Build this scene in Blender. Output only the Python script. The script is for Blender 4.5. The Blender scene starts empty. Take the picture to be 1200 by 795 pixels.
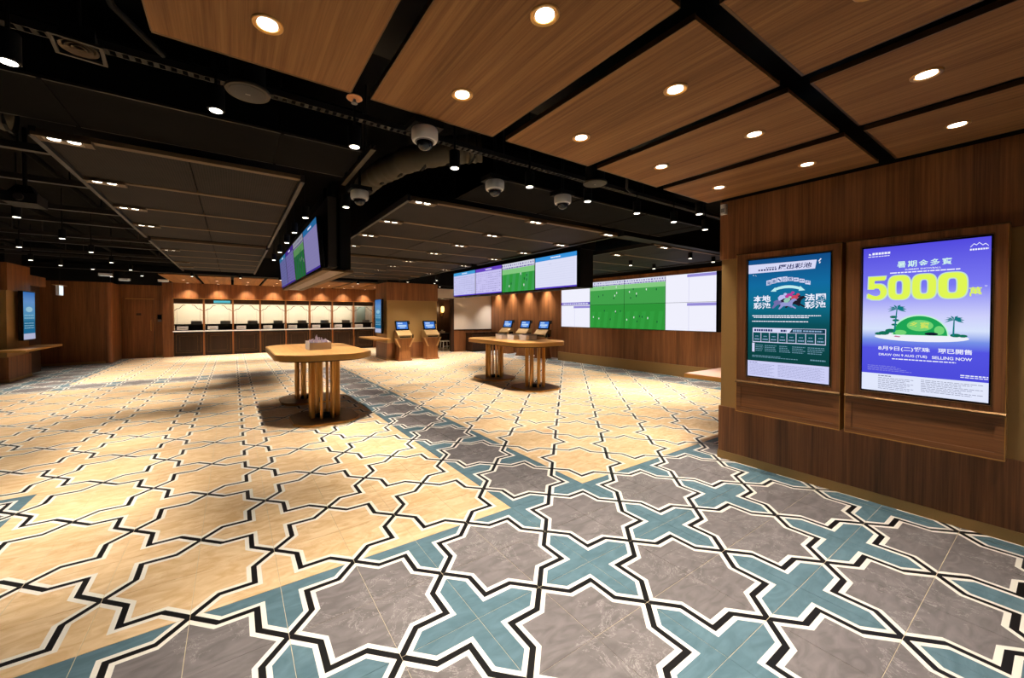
import bpy, math, random
from mathutils import Vector, Matrix
random.seed(7)
PI = math.pi
scene = bpy.context.scene
COL = scene.collection

# ------------------------------------------------------------------ camera
F_PX, CX, CY, PITCH, YAW, CAM_H = 453.51, 573.58, 376.58, 0.015, 0.5852, 1.6
cam_d = bpy.data.cameras.new('camera')
cam_d.sensor_fit = 'HORIZONTAL'
cam_d.sensor_width = 36.0
cam_d.lens = 36.0 * F_PX / 1200.0
cam_d.shift_x = (600.0 - CX) / 1200.0
cam_d.shift_y = (CY - 397.5) / 1200.0
cam_d.clip_start = 0.05
cam_d.clip_end = 100
cam = bpy.data.objects.new('camera', cam_d)
cam.location = (0, 0, CAM_H)
cam.rotation_euler = (PI / 2 - PITCH, 0, -YAW)
COL.objects.link(cam)
scene.camera = cam

# ------------------------------------------------------------------ world, exposure
world = bpy.data.worlds.new('world')
scene.world = world
world.use_nodes = True
wb = world.node_tree.nodes.get('Background') or world.node_tree.nodes.new('ShaderNodeBackground')
wb.inputs[0].default_value = (0.9, 0.95, 1.0, 1)
wb.inputs[1].default_value = 0.015
vs = scene.view_settings
vs.view_transform = 'Standard'
vs.look = 'None'
vs.exposure = 0.0
vs.gamma = 1.0
vs.use_curve_mapping = False
WARM = (1.0, 0.905, 0.80)
P_PANEL = 58.0     # recessed downlights in the timber ceiling
P_HANG = 62.0      # black cylinder downlights on the service rail
P_TWIN = 340.0      # twin downlights in the mesh ceiling
P_FAR = 190.0       # small downlights far back
P_WASH = 170.0      # wall washers

# ------------------------------------------------------------------ helpers
def lin(c):
    return tuple((v / 255 / 12.92) if v / 255 <= 0.04045 else ((v / 255 + 0.055) / 1.055) ** 2.4 for v in c[:3])

STUFF = {'fine_print', 'crowd_print', 'screen_print', 'score_print', 'header_print', 'player_print', 'mown_stripes', 'title_mark', 'spark_mark', 'foliage'}
class MB:
    """collects simple solids into one mesh"""
    def __init__(self):
        self.v = []; self.f = []; self.uv = None
    def add(self, vs_, fs):
        n = len(self.v)
        self.v += [tuple(p) for p in vs_]
        self.f += [tuple(n + i for i in q) for q in fs]
        return self
    def box(self, x0, x1, y0, y1, z0, z1):
        return self.add([(x0, y0, z0), (x1, y0, z0), (x1, y1, z0), (x0, y1, z0), (x0, y0, z1), (x1, y0, z1), (x1, y1, z1), (x0, y1, z1)],
                        [(0, 3, 2, 1), (4, 5, 6, 7), (0, 1, 5, 4), (1, 2, 6, 5), (2, 3, 7, 6), (3, 0, 4, 7)])
    def hexa(self, bottom, top):
        return self.add(list(bottom) + list(top), [(0, 3, 2, 1), (4, 5, 6, 7), (0, 1, 5, 4), (1, 2, 6, 5), (2, 3, 7, 6), (3, 0, 4, 7)])
    def prism(self, poly, z0, z1):
        n = len(poly)
        return self.add([(x, y, z0) for x, y in poly] + [(x, y, z1) for x, y in poly],
                        [tuple(range(n - 1, -1, -1)), tuple(range(n, 2 * n))] + [(i, (i + 1) % n, n + (i + 1) % n, n + i) for i in range(n)])
    def prism_y(self, poly, y0, y1):          # poly in x,z, extruded along y
        n = len(poly)
        return self.add([(x, y0, z) for x, z in poly] + [(x, y1, z) for x, z in poly],
                        [tuple(range(n)), tuple(range(2 * n - 1, n - 1, -1))] + [((i + 1) % n, i, n + i, n + (i + 1) % n) for i in range(n)])
    def prism_x(self, poly, x0, x1):          # poly in y,z, extruded along x
        n = len(poly)
        return self.add([(x0, y, z) for y, z in poly] + [(x1, y, z) for y, z in poly],
                        [tuple(range(n - 1, -1, -1)), tuple(range(n, 2 * n))] + [(i, (i + 1) % n, n + (i + 1) % n, n + i) for i in range(n)])
    def lathe(self, prof, n=20, cx=0, cy=0):   # prof: list of (r,z)
        m = len(prof); vs_ = []; fs = []
        for r, z in prof:
            for k in range(n):
                a = 2 * PI * k / n
                vs_.append((cx + r * math.cos(a), cy + r * math.sin(a), z))
        for i in range(m - 1):
            for k in range(n):
                k2 = (k + 1) % n
                fs.append((i * n + k, i * n + k2, (i + 1) * n + k2, (i + 1) * n + k))
        fs.append(tuple(range(n - 1, -1, -1)))
        fs.append(tuple((m - 1) * n + k for k in range(n)))
        return self.add(vs_, fs)
    def tube(self, pts, r, n=8):
        pts = [Vector(p) for p in pts]; vs_ = []; fs = []
        rr = r if isinstance(r, (list, tuple)) else [r] * len(pts)
        for i, p in enumerate(pts):
            d = (pts[min(i + 1, len(pts) - 1)] - pts[max(i - 1, 0)]).normalized()
            up = Vector((0, 0, 1)) if abs(d.z) < 0.9 else Vector((1, 0, 0))
            a = d.cross(up).normalized(); b = a.cross(d)
            for k in range(n):
                t = 2 * PI * k / n
                vs_.append(p + (a * math.cos(t) + b * math.sin(t)) * rr[i])
        m = len(pts)
        for i in range(m - 1):
            for k in range(n):
                k2 = (k + 1) % n
                fs.append((i * n + k, i * n + k2, (i + 1) * n + k2, (i + 1) * n + k))
        fs.append(tuple(range(n))); fs.append(tuple((m - 1) * n + k for k in range(n - 1, -1, -1)))
        return self.add(vs_, fs)
    def rect(self, x0, x1, z0, z1, y):         # flat rectangle facing -y
        return self.add([(x0, y, z0), (x1, y, z0), (x1, y, z1), (x0, y, z1)], [(0, 1, 2, 3)])
    def poly(self, pts, y):                    # flat polygon in x,z facing -y
        return self.add([(x, y, z) for x, z in pts], [tuple(range(len(pts)))])
    def build(self, name, mat, parent=None, smooth=False, loc=(0, 0, 0)):
        me = bpy.data.meshes.new(name)
        me.from_pydata(self.v, [], self.f)
        me.update()
        if mat is not None: me.materials.append(mat)
        o = bpy.data.objects.new(name, me)
        COL.objects.link(o)
        o.location = loc
        if parent is not None: o.parent = parent
        if name in STUFF: o['kind'] = 'stuff'
        if smooth:
            for p in me.polygons: p.use_smooth = True
            try: me.set_sharp_from_angle(angle=math.radians(40))
            except Exception: pass
        return o

def B(name, mat, parent, *boxes, **k):
    m = MB()
    for b in boxes: m.box(*b)
    return m.build(name, mat, parent, **k)

def tag(o, label=None, cat=None, group=None, kind=None):
    if label: o['label'] = label
    if cat: o['category'] = cat
    if group: o['group'] = group
    if kind: o['kind'] = kind
    return o
def thing(name, label, cat, loc=(0, 0, 0), rz=0.0, group=None):
    o = bpy.data.objects.new(name, None)
    o.empty_display_size = 0.1
    COL.objects.link(o)
    o.location = loc; o.rotation_euler = (0, 0, rz)
    return tag(o, label, cat, group)
def struct(o): o['kind'] = 'structure'; return o
def copy_tree(o, parent=None, loc=None, rz=None, label=None):
    c = o.copy(); COL.objects.link(c)
    if parent is not None: c.parent = parent
    if loc is not None: c.location = loc
    if rz is not None: c.rotation_euler = (0, 0, rz)
    if label: c['label'] = label
    for ch in list(o.children): copy_tree(ch, c)
    return c
def spot(parent, loc, energy, angle=80, blend=0.7, color=WARM, radius=0.035, rot=(0, 0, 0)):
    d = bpy.data.lights.new('lamp', 'SPOT')
    d.energy = energy; d.spot_size = math.radians(angle); d.spot_blend = blend
    d.color = color; d.shadow_soft_size = radius
    o = bpy.data.objects.new('lamp', d); COL.objects.link(o)
    o.location = loc; o.rotation_euler = rot; o.parent = parent
    return o
ORD = ['first', 'second', 'third', 'fourth', 'fifth', 'sixth', 'seventh', 'eighth', 'ninth', 'tenth', 'eleventh', 'twelfth',
       'thirteenth', 'fourteenth', 'fifteenth', 'sixteenth']

# ------------------------------------------------------------------ materials
MATS = {}
def mat(name, rgb, rough=0.5, metal=0.0, spec=0.5):
    if name in MATS: return MATS[name]
    m = bpy.data.materials.new(name); m.use_nodes = True
    b = m.node_tree.nodes['Principled BSDF']
    b.inputs['Base Color'].default_value = (*lin(rgb), 1)
    b.inputs['Roughness'].default_value = rough
    b.inputs['Metallic'].default_value = metal
    b.inputs['Specular IOR Level'].default_value = spec
    nt = m.node_tree                           # slight wear in the gloss, so nothing is perfectly even
    g = nt.nodes.new('ShaderNodeNewGeometry'); n = nt.nodes.new('ShaderNodeTexNoise'); n.inputs['Scale'].default_value = 6
    r = nt.nodes.new('ShaderNodeMapRange'); r.inputs[3].default_value = max(0.02, rough - 0.06); r.inputs[4].default_value = min(1, rough + 0.06)
    nt.links.new(g.outputs['Position'], n.inputs['Vector']); nt.links.new(n.outputs['Fac'], r.inputs[0]); nt.links.new(r.outputs[0], b.inputs['Roughness'])
    MATS[name] = m
    return m
def glow(name, rgb, k=1.0):
    key = 'glow_%s_%d' % (name, round(k * 100))
    if key in MATS: return MATS[key]
    m = bpy.data.materials.new(key); m.use_nodes = True
    nt = m.node_tree; nt.nodes.clear()
    e = nt.nodes.new('ShaderNodeEmission'); e.inputs[0].default_value = (*lin(rgb), 1); e.inputs[1].default_value = k
    o = nt.nodes.new('ShaderNodeOutputMaterial'); nt.links.new(e.outputs[0], o.inputs[0])
    MATS[key] = m
    return m
def wood(name, c1, c2, scale=(60, 60, 1.2), rough=0.42, spec=0.35):
    m = bpy.data.materials.new(name); m.use_nodes = True
    nt = m.node_tree; b = nt.nodes['Principled BSDF']
    g = nt.nodes.new('ShaderNodeNewGeometry'); mp = nt.nodes.new('ShaderNodeMapping')
    mp.inputs['Scale'].default_value = scale
    nt.links.new(g.outputs['Position'], mp.inputs['Vector'])
    n1 = nt.nodes.new('ShaderNodeTexNoise'); n1.inputs['Scale'].default_value = 1.0; n1.inputs['Detail'].default_value = 4; n1.inputs['Roughness'].default_value = 0.65
    nt.links.new(mp.outputs[0], n1.inputs['Vector'])
    mp2 = nt.nodes.new('ShaderNodeMapping'); mp2.inputs['Scale'].default_value = tuple(max(s * 0.12, 0.25) for s in scale)
    nt.links.new(g.outputs['Position'], mp2.inputs['Vector'])
    n2 = nt.nodes.new('ShaderNodeTexNoise'); n2.inputs['Scale'].default_value = 1.0; n2.inputs['Detail'].default_value = 2
    nt.links.new(mp2.outputs[0], n2.inputs['Vector'])
    mx = nt.nodes.new('ShaderNodeMath'); mx.operation = 'MULTIPLY_ADD'; mx.inputs[1].default_value = 0.45
    nt.links.new(n2.outputs['Fac'], mx.inputs[0])
    m3 = nt.nodes.new('ShaderNodeMath'); m3.operation = 'MULTIPLY'; m3.inputs[1].default_value = 0.6
    nt.links.new(n1.outputs['Fac'], m3.inputs[0]); nt.links.new(m3.outputs[0], mx.inputs[2])
    r = nt.nodes.new('ShaderNodeValToRGB')
    r.color_ramp.elements[0].position = 0.36; r.color_ramp.elements[0].color = (*lin(c1), 1)
    r.color_ramp.elements[1].position = 0.68; r.color_ramp.elements[1].color = (*lin(c2), 1)
    nt.links.new(mx.outputs[0], r.inputs[0]); nt.links.new(r.outputs[0], b.inputs['Base Color'])
    b.inputs['Roughness'].default_value = rough
    b.inputs['Specular IOR Level'].default_value = spec
    MATS[name] = m
    return m

M_WOODW = wood('walnut_wall', (94, 57, 31), (157, 101, 59))
M_WOODC = wood('walnut_ceiling', (114, 76, 45), (162, 114, 69), scale=(75, 1.3, 75), rough=0.6, spec=0.08)
M_WOODH = wood('walnut_horizontal', (100, 61, 33), (160, 104, 60), scale=(3, 1.5, 70))
M_WOODD = wood('dark_walnut', (46, 28, 18), (72, 45, 28))
M_WOODT = wood('oak_table', (196, 140, 76), (228, 176, 108), scale=(60, 1.6, 60), rough=0.35)
M_WOODK = wood('kiosk_oak', (124, 78, 42), (164, 108, 60))
M_GOLD = mat('khaki_gold_metal', (164, 128, 76), 0.45, 0.3)
M_BRASS = mat('brass', (204, 152, 82), 0.32, 0.7)
M_EDGE = mat('polished_brass_edge', (198, 150, 84), 0.38, 0.75)
M_WOODB = wood('bay_walnut', (36, 21, 13), (58, 36, 22))
M_BRASSD = mat('dark_bronze', (104, 76, 44), 0.38, 0.75)
M_BLACK = mat('black_paint', (13, 13, 13), 0.65, 0, 0.2)
M_SLAB = mat('dark_ceiling_slab', (20, 19, 18), 0.9, 0, 0.04)
M_DARK = mat('dark_grey_metal', (38, 35, 32), 0.55, 0.2)
M_DUCT = mat('dark_duct_sheet', (16, 15, 14), 0.85, 0.0, 0.04)
M_STRUT = mat('galvanised_channel', (58, 53, 45), 0.5, 0.6)
M_LAG = mat('khaki_duct_lagging', (62, 54, 38), 0.7, 0.2)
M_TRIM = mat('bronze_grey_trim', (100, 80, 58), 0.6, 0.0, 0.2)
M_WHITEP = mat('white_plastic', (225, 222, 216), 0.4)
M_GREYP = mat('grey_plastic', (120, 118, 114), 0.5)
M_CREAM = mat('cream_plaster', (232, 220, 206), 0.8)
M_WHITEW = mat('white_office_wall', (232, 222, 206), 0.8)
M_PAPER = mat('pink_white_paper', (250, 234, 222), 0.7)
M_BLKGLOSS = mat('black_gloss_bezel', (10, 10, 12), 0.2)
M_GROUT = mat('grout', (206, 190, 158), 0.8)
M_COUNTER = mat('pale_stone_counter', (222, 206, 188), 0.3)
M_DOME = mat('smoked_dome', (20, 20, 22), 0.08)
M_LED = glow('lamp_lens', (255, 244, 225), 7.0)
M_LEDF = glow('lamp_lens_far', (255, 246, 232), 6.0)

def glass_mat():
    m = bpy.data.materials.new('clear_glass'); m.use_nodes = True
    nt = m.node_tree; nt.nodes.clear()
    t = nt.nodes.new('ShaderNodeBsdfTransparent'); g = nt.nodes.new('ShaderNodeBsdfGlossy')
    g.inputs['Roughness'].default_value = 0.05; t.inputs[0].default_value = (0.96, 0.98, 0.97, 1)
    fr = nt.nodes.new('ShaderNodeFresnel'); fr.inputs[0].default_value = 1.45
    mx = nt.nodes.new('ShaderNodeMixShader'); o = nt.nodes.new('ShaderNodeOutputMaterial')
    nt.links.new(fr.outputs[0], mx.inputs[0]); nt.links.new(t.outputs[0], mx.inputs[1]); nt.links.new(g.outputs[0], mx.inputs[2]); nt.links.new(mx.outputs[0], o.inputs[0])
    return m
M_GLASS = glass_mat()

def mesh_ceiling_mat():
    m = bpy.data.materials.new('expanded_metal_panel'); m.use_nodes = True
    nt = m.node_tree; b = nt.nodes['Principled BSDF']
    g = nt.nodes.new('ShaderNodeNewGeometry')
    w = nt.nodes.new('ShaderNodeTexWave'); w.wave_type = 'BANDS'; w.bands_direction = 'X'; w.inputs['Scale'].default_value = 16; w.inputs['Distortion'].default_value = 0.2
    n = nt.nodes.new('ShaderNodeTexNoise'); n.inputs['Scale'].default_value = 3
    nt.links.new(g.outputs['Position'], w.inputs['Vector']); nt.links.new(g.outputs['Position'], n.inputs['Vector'])
    a = nt.nodes.new('ShaderNodeMath'); a.operation = 'MULTIPLY_ADD'; a.inputs[1].default_value = 0.5
    nt.links.new(w.outputs['Fac'], a.inputs[0]); nt.links.new(n.outputs['Fac'], a.inputs[2])
    r = nt.nodes.new('ShaderNodeValToRGB')
    r.color_ramp.elements[0].position = 0.3; r.color_ramp.elements[0].color = (*lin((20, 16, 14)), 1)
    r.color_ramp.elements[1].position = 1.0; r.color_ramp.elements[1].color = (*lin((40, 33, 29)), 1)
    nt.links.new(a.outputs[0], r.inputs[0]); nt.links.new(r.outputs[0], b.inputs['Base Color'])
    b.inputs['Roughness'].default_value = 0.75; b.inputs['Specular IOR Level'].default_value = 0.12
    return m
M_MESH = mesh_ceiling_mat()

def tile_mat(name, star1, star2, cross, vein):
    m = bpy.data.materials.new(name); m.use_nodes = True
    nt = m.node_tree; N = nt.nodes; Lk = nt.links; b = N['Principled BSDF']
    uv = N.new('ShaderNodeUVMap'); uv.uv_map = 'pattern'
    sp = N.new('ShaderNodeSeparateXYZ'); Lk.new(uv.outputs[0], sp.inputs[0])
    def mth(op, a, b_=None, c=None):
        n = N.new('ShaderNodeMath'); n.operation = op
        for i, q in enumerate((a, b_, c)):
            if q is None: continue
            if isinstance(q, (int, float)): n.inputs[i].default_value = q
            else: Lk.new(q, n.inputs[i])
        return n.outputs[0]
    u, v = sp.outputs[0], sp.outputs[1]
    sq = mth('SUBTRACT', mth('MAXIMUM', u, v), 0.7071)
    dg = mth('MULTIPLY', mth('SUBTRACT', mth('ADD', u, v), 1.0), 0.7071)
    s = mth('MINIMUM', sq, dg)
    ab = mth('ABSOLUTE', s)
    is_cross = mth('GREATER_THAN', s, 0.0)
    is_white = mth('LESS_THAN', ab, 0.094)
    is_black = mth('LESS_THAN', ab, 0.036)
    def mix(f, a, b_):
        n = N.new('ShaderNodeMix'); n.data_type = 'RGBA'
        Lk.new(f, n.inputs[0])
        for i, q in ((6, a), (7, b_)):
            if isinstance(q, tuple): n.inputs[i].default_value = (*lin(q), 1)
            else: Lk.new(q, n.inputs[i])
        return n.outputs[2]
    g = N.new('ShaderNodeNewGeometry')
    n1 = N.new('ShaderNodeTexNoise'); n1.inputs['Scale'].default_value = 5; n1.inputs['Detail'].default_value = 6; n1.inputs['Distortion'].default_value = 1.6
    mp = N.new('ShaderNodeMapping'); mp.inputs['Scale'].default_value = (1.0, 2.4, 1.0); mp.inputs['Rotation'].default_value = (0, 0, 0.5)
    Lk.new(g.outputs['Position'], mp.inputs[0]); Lk.new(mp.outputs[0], n1.inputs['Vector'])
    rmp = N.new('ShaderNodeMapRange'); rmp.inputs[1].default_value = 0.35; rmp.inputs[2].default_value = 0.68
    Lk.new(n1.outputs['Fac'], rmp.inputs[0])
    body = mix(rmp.outputs[0], star1, star2)
    n2 = N.new('ShaderNodeTexNoise'); n2.inputs['Scale'].default_value = 3.2; n2.inputs['Detail'].default_value = 8; n2.inputs['Distortion'].default_value = 2.2; n2.inputs['Roughness'].default_value = 0.7
    Lk.new(g.outputs['Position'], n2.inputs['Vector'])
    vv = mth('LESS_THAN', mth('ABSOLUTE', mth('SUBTRACT', n2.outputs['Fac'], 0.5)), 0.006)
    n3 = N.new('ShaderNodeTexNoise'); n3.inputs['Scale'].default_value = 2.0; Lk.new(g.outputs['Position'], n3.inputs['Vector'])
    vf = mth('MULTIPLY', vv, mth('MULTIPLY', mth('GREATER_THAN', n3.outputs['Fac'], 0.5), 0.55))
    body = mix(vf, body, vein)
    col = mix(is_cross, body, mix(rmp.outputs[0], cross[0], cross[1]))
    col = mix(is_white, col, (232, 226, 212))
    col = mix(is_black, col, (15, 13, 13))
    Lk.new(col, b.inputs['Base Color'])
    b.inputs['Roughness'].default_value = 0.45
    b.inputs['Specular IOR Level'].default_value = 0.25
    return m
M_TGOLD = tile_mat('gold_star_tile', (210, 173, 124), (231, 201, 159), ((210, 173, 124), (231, 201, 159)), (202, 158, 104))
M_TGREY = tile_mat('grey_star_tile', (104, 98, 96), (126, 119, 117), ((80, 107, 116), (97, 124, 133)), (184, 178, 172))

# ------------------------------------------------------------------ lettering
_dg = None
def lettering(parent, s, x0, x1, z0, z1, y, material, name='lettering', bold=0.0, italic=0.0, label=None):
    """text fitted into the box x0..x1, z0..z1, flat, facing -y"""
    cu = bpy.data.curves.new('txt', 'FONT'); cu.body = s; cu.offset = bold; cu.resolution_u = 3; cu.shear = italic
    t = bpy.data.objects.new('txt', cu); COL.objects.link(t)
    bpy.context.view_layer.update()
    me = bpy.data.meshes.new_from_object(t.evaluated_get(bpy.context.evaluated_depsgraph_get()))
    bpy.data.objects.remove(t); bpy.data.curves.remove(cu)
    xs = [v.co.x for v in me.vertices]; ys = [v.co.y for v in me.vertices]
    if not xs: return None
    ax, bx, ay, by = min(xs), max(xs), min(ys), max(ys)
    for v in me.vertices:
        v.co = (x0 + (v.co.x - ax) / (bx - ax) * (x1 - x0), y, z0 + (v.co.y - ay) / max(by - ay, 1e-6) * (z1 - z0))
    me.materials.clear(); me.materials.append(material)
    o = bpy.data.objects.new(name, me); COL.objects.link(o); o.parent = parent
    if label: o['label'] = label
    return o
def microtext(m, x0, x1, z, h, y, lo=0.006, hi=0.03, gap=0.004):
    """a line of print too fine to read: broken dashes"""
    x = x0
    while x < x1:
        w = random.uniform(lo, hi)
        m.rect(x, min(x + w, x1), z, z + h, y); x += w + gap
    return m

# ================================================================== SETTING
CEIL = 2.86
SLAB = 3.5
# ------------------------------------------------------------------ floor
LT, OX, OY = 0.4234, -0.2029, 2.5643
floor = struct(MB().box(-9, 12, -4.2, 22, -0.1, -0.0025).build('floor', M_GROUT))
floor['label'] = 'patterned tile floor of gold, grey and teal stars'
def is_grey(i, j):
    if j < 0: return True
    if i in (5, 6) and j < 24: return True
    if i < -3 and j < 6: return True
    if j in (22, 23) and i < 7: return True
    if i >= 21: return True
    if i < -7 and j >= 22: return True
    return False
def proj(x, y, z):
    p = cam.matrix_basis.inverted() @ Vector((x, y, z))
    if p.z > -0.15: return None
    return CX + F_PX * p.x / -p.z, CY - F_PX * p.y / -p.z
def hidden_under(x, y):
    if x > 4.56 and y < 2.2: return True
    if x > 9.75 and y < 10.15: return True
    if x > 10.1 or (x > 8.1 and y > 15.1): return True
    if 4.54 < x < 6.54 and 13.45 < y < 14.7: return True
    if y > 19.2 and x > -3.4: return True
    if y > 17.8 and x < -3.45: return True
    if x < -4.45 and 13.9 < y < 16.4: return True
    return False
G = 0.0013
tiles = []
for i in range(-20, 28):
    for j in range(-12, 42):
        x0, y0 = OX + i * LT, OY + j * LT
        cx_, cy_ = x0 + LT / 2, y0 + LT / 2
        if cx_ < -8.8 or cx_ > 11.8 or cy_ < -4 or cy_ > 21: continue
        if hidden_under(cx_, cy_) and hidden_under(x0, y0) and hidden_under(x0 + LT, y0 + LT) and hidden_under(x0, y0 + LT): continue
        q = [proj(x0 + a * LT, y0 + b * LT, 0) for a, b in ((0, 0), (1, 0), (1, 1), (0, 1))]
        area = 0.0
        if all(q):
            mx_, my_ = sum(p[0] for p in q) / 4, sum(p[1] for p in q) / 4
            if 0 < mx_ < 1200 and 0 < my_ < 795 and not hidden_under(cx_, cy_):
                area = abs(sum(q[k][0] * q[(k + 1) % 4][1] - q[(k + 1) % 4][0] * q[k][1] for k in range(4))) / 2
        tiles.append((area, i, j))
tiles.sort(reverse=True)
def star_corner(i, j):
    return (0 if i % 2 == 0 else 1), (0 if j % 2 == 1 else 1)
tile_mesh = {}
def get_tile_mesh(sx, sy, grey):
    k = (sx, sy, grey)
    if k in tile_mesh: return tile_mesh[k]
    e = LT - 2 * G; c = 0.0012
    vs_ = [(0, 0, -0.006), (e, 0, -0.006), (e, e, -0.006), (0, e, -0.006),
           (0, 0, -c), (e, 0, -c), (e, e, -c), (0, e, -c), (c, c, 0), (e - c, c, 0), (e - c, e - c, 0), (c, e - c, 0)]
    fs = [(8, 9, 10, 11)] + [(4 + a, 4 + (a + 1) % 4, 8 + (a + 1) % 4, 8 + a) for a in range(4)] + [(a, (a + 1) % 4, 4 + (a + 1) % 4, 4 + a) for a in range(4)]
    me = bpy.data.meshes.new('tile'); me.from_pydata(vs_, [], fs); me.update()
    uvl = me.uv_layers.new(name='pattern')
    for l in me.loops:
        p = me.vertices[l.vertex_index].co
        u, v = (p.x + G) / LT, (p.y + G) / LT
        uvl.data[l.index].uv = (u if sx == 0 else 1 - u, v if sy == 0 else 1 - v)
    me.materials.append(M_TGREY if grey else M_TGOLD)
    tile_mesh[k] = me
    return me
for n, (a, i, j) in enumerate(tiles[:300]):
    o = bpy.data.objects.new('tile', get_tile_mesh(*star_corner(i, j), is_grey(i, j)))
    COL.objects.link(o); o.parent = floor
    o.location = (OX + i * LT + G, OY + j * LT + G, 0)
V, Fc, UV, MI = [], [], [], []
for a, i, j in tiles[300:]:
    sx, sy = star_corner(i, j); n = len(V)
    for p, q in ((0, 0), (1, 0), (1, 1), (0, 1)):
        V.append((OX + i * LT + (G if p == 0 else LT - G), OY + j * LT + (G if q == 0 else LT - G), 0.0))
        UV.append((p if sx == 0 else 1 - p, q if sy == 0 else 1 - q))
    Fc.append((n, n + 1, n + 2, n + 3)); MI.append(1 if is_grey(i, j) else 0)
me = bpy.data.meshes.new('tile_field'); me.from_pydata(V, [], Fc); me.update()
uvl = me.uv_layers.new(name='pattern')
for l in me.loops: uvl.data[l.index].uv = UV[l.vertex_index]
me.materials.append(M_TGOLD); me.materials.append(M_TGREY)
for p, k in zip(me.polygons, MI): p.material_index = k
o = bpy.data.objects.new('tile_field', me); COL.objects.link(o); o.parent = floor; o['kind'] = 'stuff'

# ------------------------------------------------------------------ ceiling: slab, timber panels, mesh panels
ceiling = struct(MB().box(-9, 12, -4.2, 22, SLAB, SLAB + 0.1).build('ceiling', M_SLAB))
PX0, PITCHX, PW = -0.288, 0.9715, 0.85
def timber_panel(x0, x1, y0, y1):
    m = MB(); c = 0.004
    m.box(x0, x1, y0, y1, CEIL, CEIL + 0.022)
    p = m.build('timber_panel', M_WOODC, ceiling)
    e = MB().box(x0 - 0.004, x1 + 0.004, y1, y1 + 0.012, CEIL - 0.001, CEIL + 0.03).box(x0 - 0.006, x0, y0, y1, CEIL - 0.001, CEIL + 0.03).box(x1, x1 + 0.006, y0, y1, CEIL - 0.001, CEIL + 0.03)
    e.build('panel_edge', M_BRASSD, p)
    return p
for k in range(5):
    xa = PX0 + k * PITCHX
    timber_panel(xa, min(xa + PW, 4.5), 0.905, 2.27)
for k in range(0, 5):
    xa = PX0 + k * PITCHX
    timber_panel(xa, min(xa + PW, 4.5), -0.66, 0.795)
    timber_panel(xa, min(xa + PW, 4.5), -2.3, -0.77)
for k in range(8):                                       # above the service counters
    xa = -1.9 + k * 0.97
    timber_panel(xa, xa + 0.87, 15.5, 19.15)
B('service_void_lining', M_BLACK, ceiling, (-0.4, 4.56, -2.4, 2.25, CEIL + 0.25, CEIL + 0.27), (-2.0, 6.2, 15.4, 19.2, CEIL + 0.2, CEIL + 0.22))
def mesh_bank(xs, ys, dep):
    for (y0) in ys:
        for x0, x1 in xs:
            B('mesh_panel', M_MESH, ceiling, (x0 + 0.006, x1 - 0.006, y0 + 0.07, y0 + dep - 0.012, CEIL, CEIL + 0.025))
        B('trim_bar', M_TRIM, ceiling, (xs[0][0], xs[-1][1], y0 + 0.0, y0 + 0.064, CEIL - 0.004, CEIL + 0.03))
    B('edge_channel', M_DARK, ceiling, (xs[0][0] - 0.035, xs[0][0], ys[0], ys[-1] + dep, CEIL - 0.03, CEIL + 0.04),
      (xs[-1][1], xs[-1][1] + 0.035, ys[0], ys[-1] + dep, CEIL - 0.03, CEIL + 0.04))
Y1 = [3.95 + 1.04 * k for k in range(4)]
Y2 = [8.42 + 1.04 * k for k in range(5)]
for ys in (Y1, Y2):
    mesh_bank([(-1.12, -0.29), (-0.29, 0.53)], ys, 1.04)
    mesh_bank([(1.6, 2.74), (2.74, 3.88), (3.88, 5.0)], ys, 1.04)
mesh_bank([(6.2, 7.2), (7.2, 8.2), (8.2, 9.2)], [4.1 + 1.04 * k for k in range(5)], 1.04)

# ------------------------------------------------------------------ walls
def banded(o, mats_boxes):
    for n, m_, b_ in mats_boxes: B(n, m_, o, b_)
# block on the right carrying the two lit posters
wr = struct(B('wall_right', M_BLACK, None, (4.60, 9.9, -4.1, 2.16, 0, SLAB)))
wr['label'] = 'walnut wall with khaki metal band and brass skirting'
banded(wr, [('upper_panel', M_WOODW, (4.56, 9.8, -4.1, 2.2, 2.22, 2.858)),
            ('metal_band', M_GOLD, (4.575, 9.8, -4.1, 2.185, 0.585, 2.22)),
            ('lower_panel', M_WOODW, (4.56, 9.8, -4.1, 2.2, 0.085, 0.585)),
            ('skirting', M_GOLD, (4.553, 9.8, -4.1, 2.207, 0.0, 0.085)),
            ('shadow_gap', M_BLACK, (4.57, 9.8, -4.1, 2.19, 2.858, 2.9))])
# video wall backing
wv = struct(B('wall_video', M_BLACK, None, (9.83, 11, 2.2, 10.1, 0, SLAB)))
banded(wv, [('upper_panel', M_WOODW, (9.75, 11, 2.2, 10.15, 2.68, 2.78)), ('screen_recess', M_BLACK, (9.80, 11, 2.2, 10.12, 1.17, 2.68)),
            ('lower_panel', M_WOODW, (9.75, 11, 2.2, 10.15, 0.3, 1.19)), ('end_panel', M_WOODW, (9.752, 11, 10.08, 10.15, 1.19, 2.68)),
            ('skirting', M_GOLD, (9.7, 11, 2.2, 10.2, 0.0, 0.3))])
wk = struct(B('wall_kiosk', M_WOODW, None, (10.1, 10.6, 10.15, 15.1, 0, CEIL)))
wc = struct(B('wall_cream', M_CREAM, None, (8.12, 10.1, 15.1, 15.25, 0.95, 2.75), (6.4, 8.12, 15.1, 15.25, 2.34, 2.75)))
banded(wc, [('wainscot', M_WOODW, (8.12, 10.1, 15.07, 15.1, 0.0, 0.93)), ('dado_rail', M_WOODD, (8.12, 10.1, 15.05, 15.12, 0.93, 0.97)),
            ('jamb', M_WOODD, (8.0, 8.12, 15.08, 15.28, 0.0, 2.34)), ('head', M_WOODD, (6.5, 8.12, 15.09, 15.26, 2.3, 2.34)),
            ('bulkhead', M_BLACK, (6.4, 10.6, 15.08, 15.25, 2.75, SLAB))])
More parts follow.
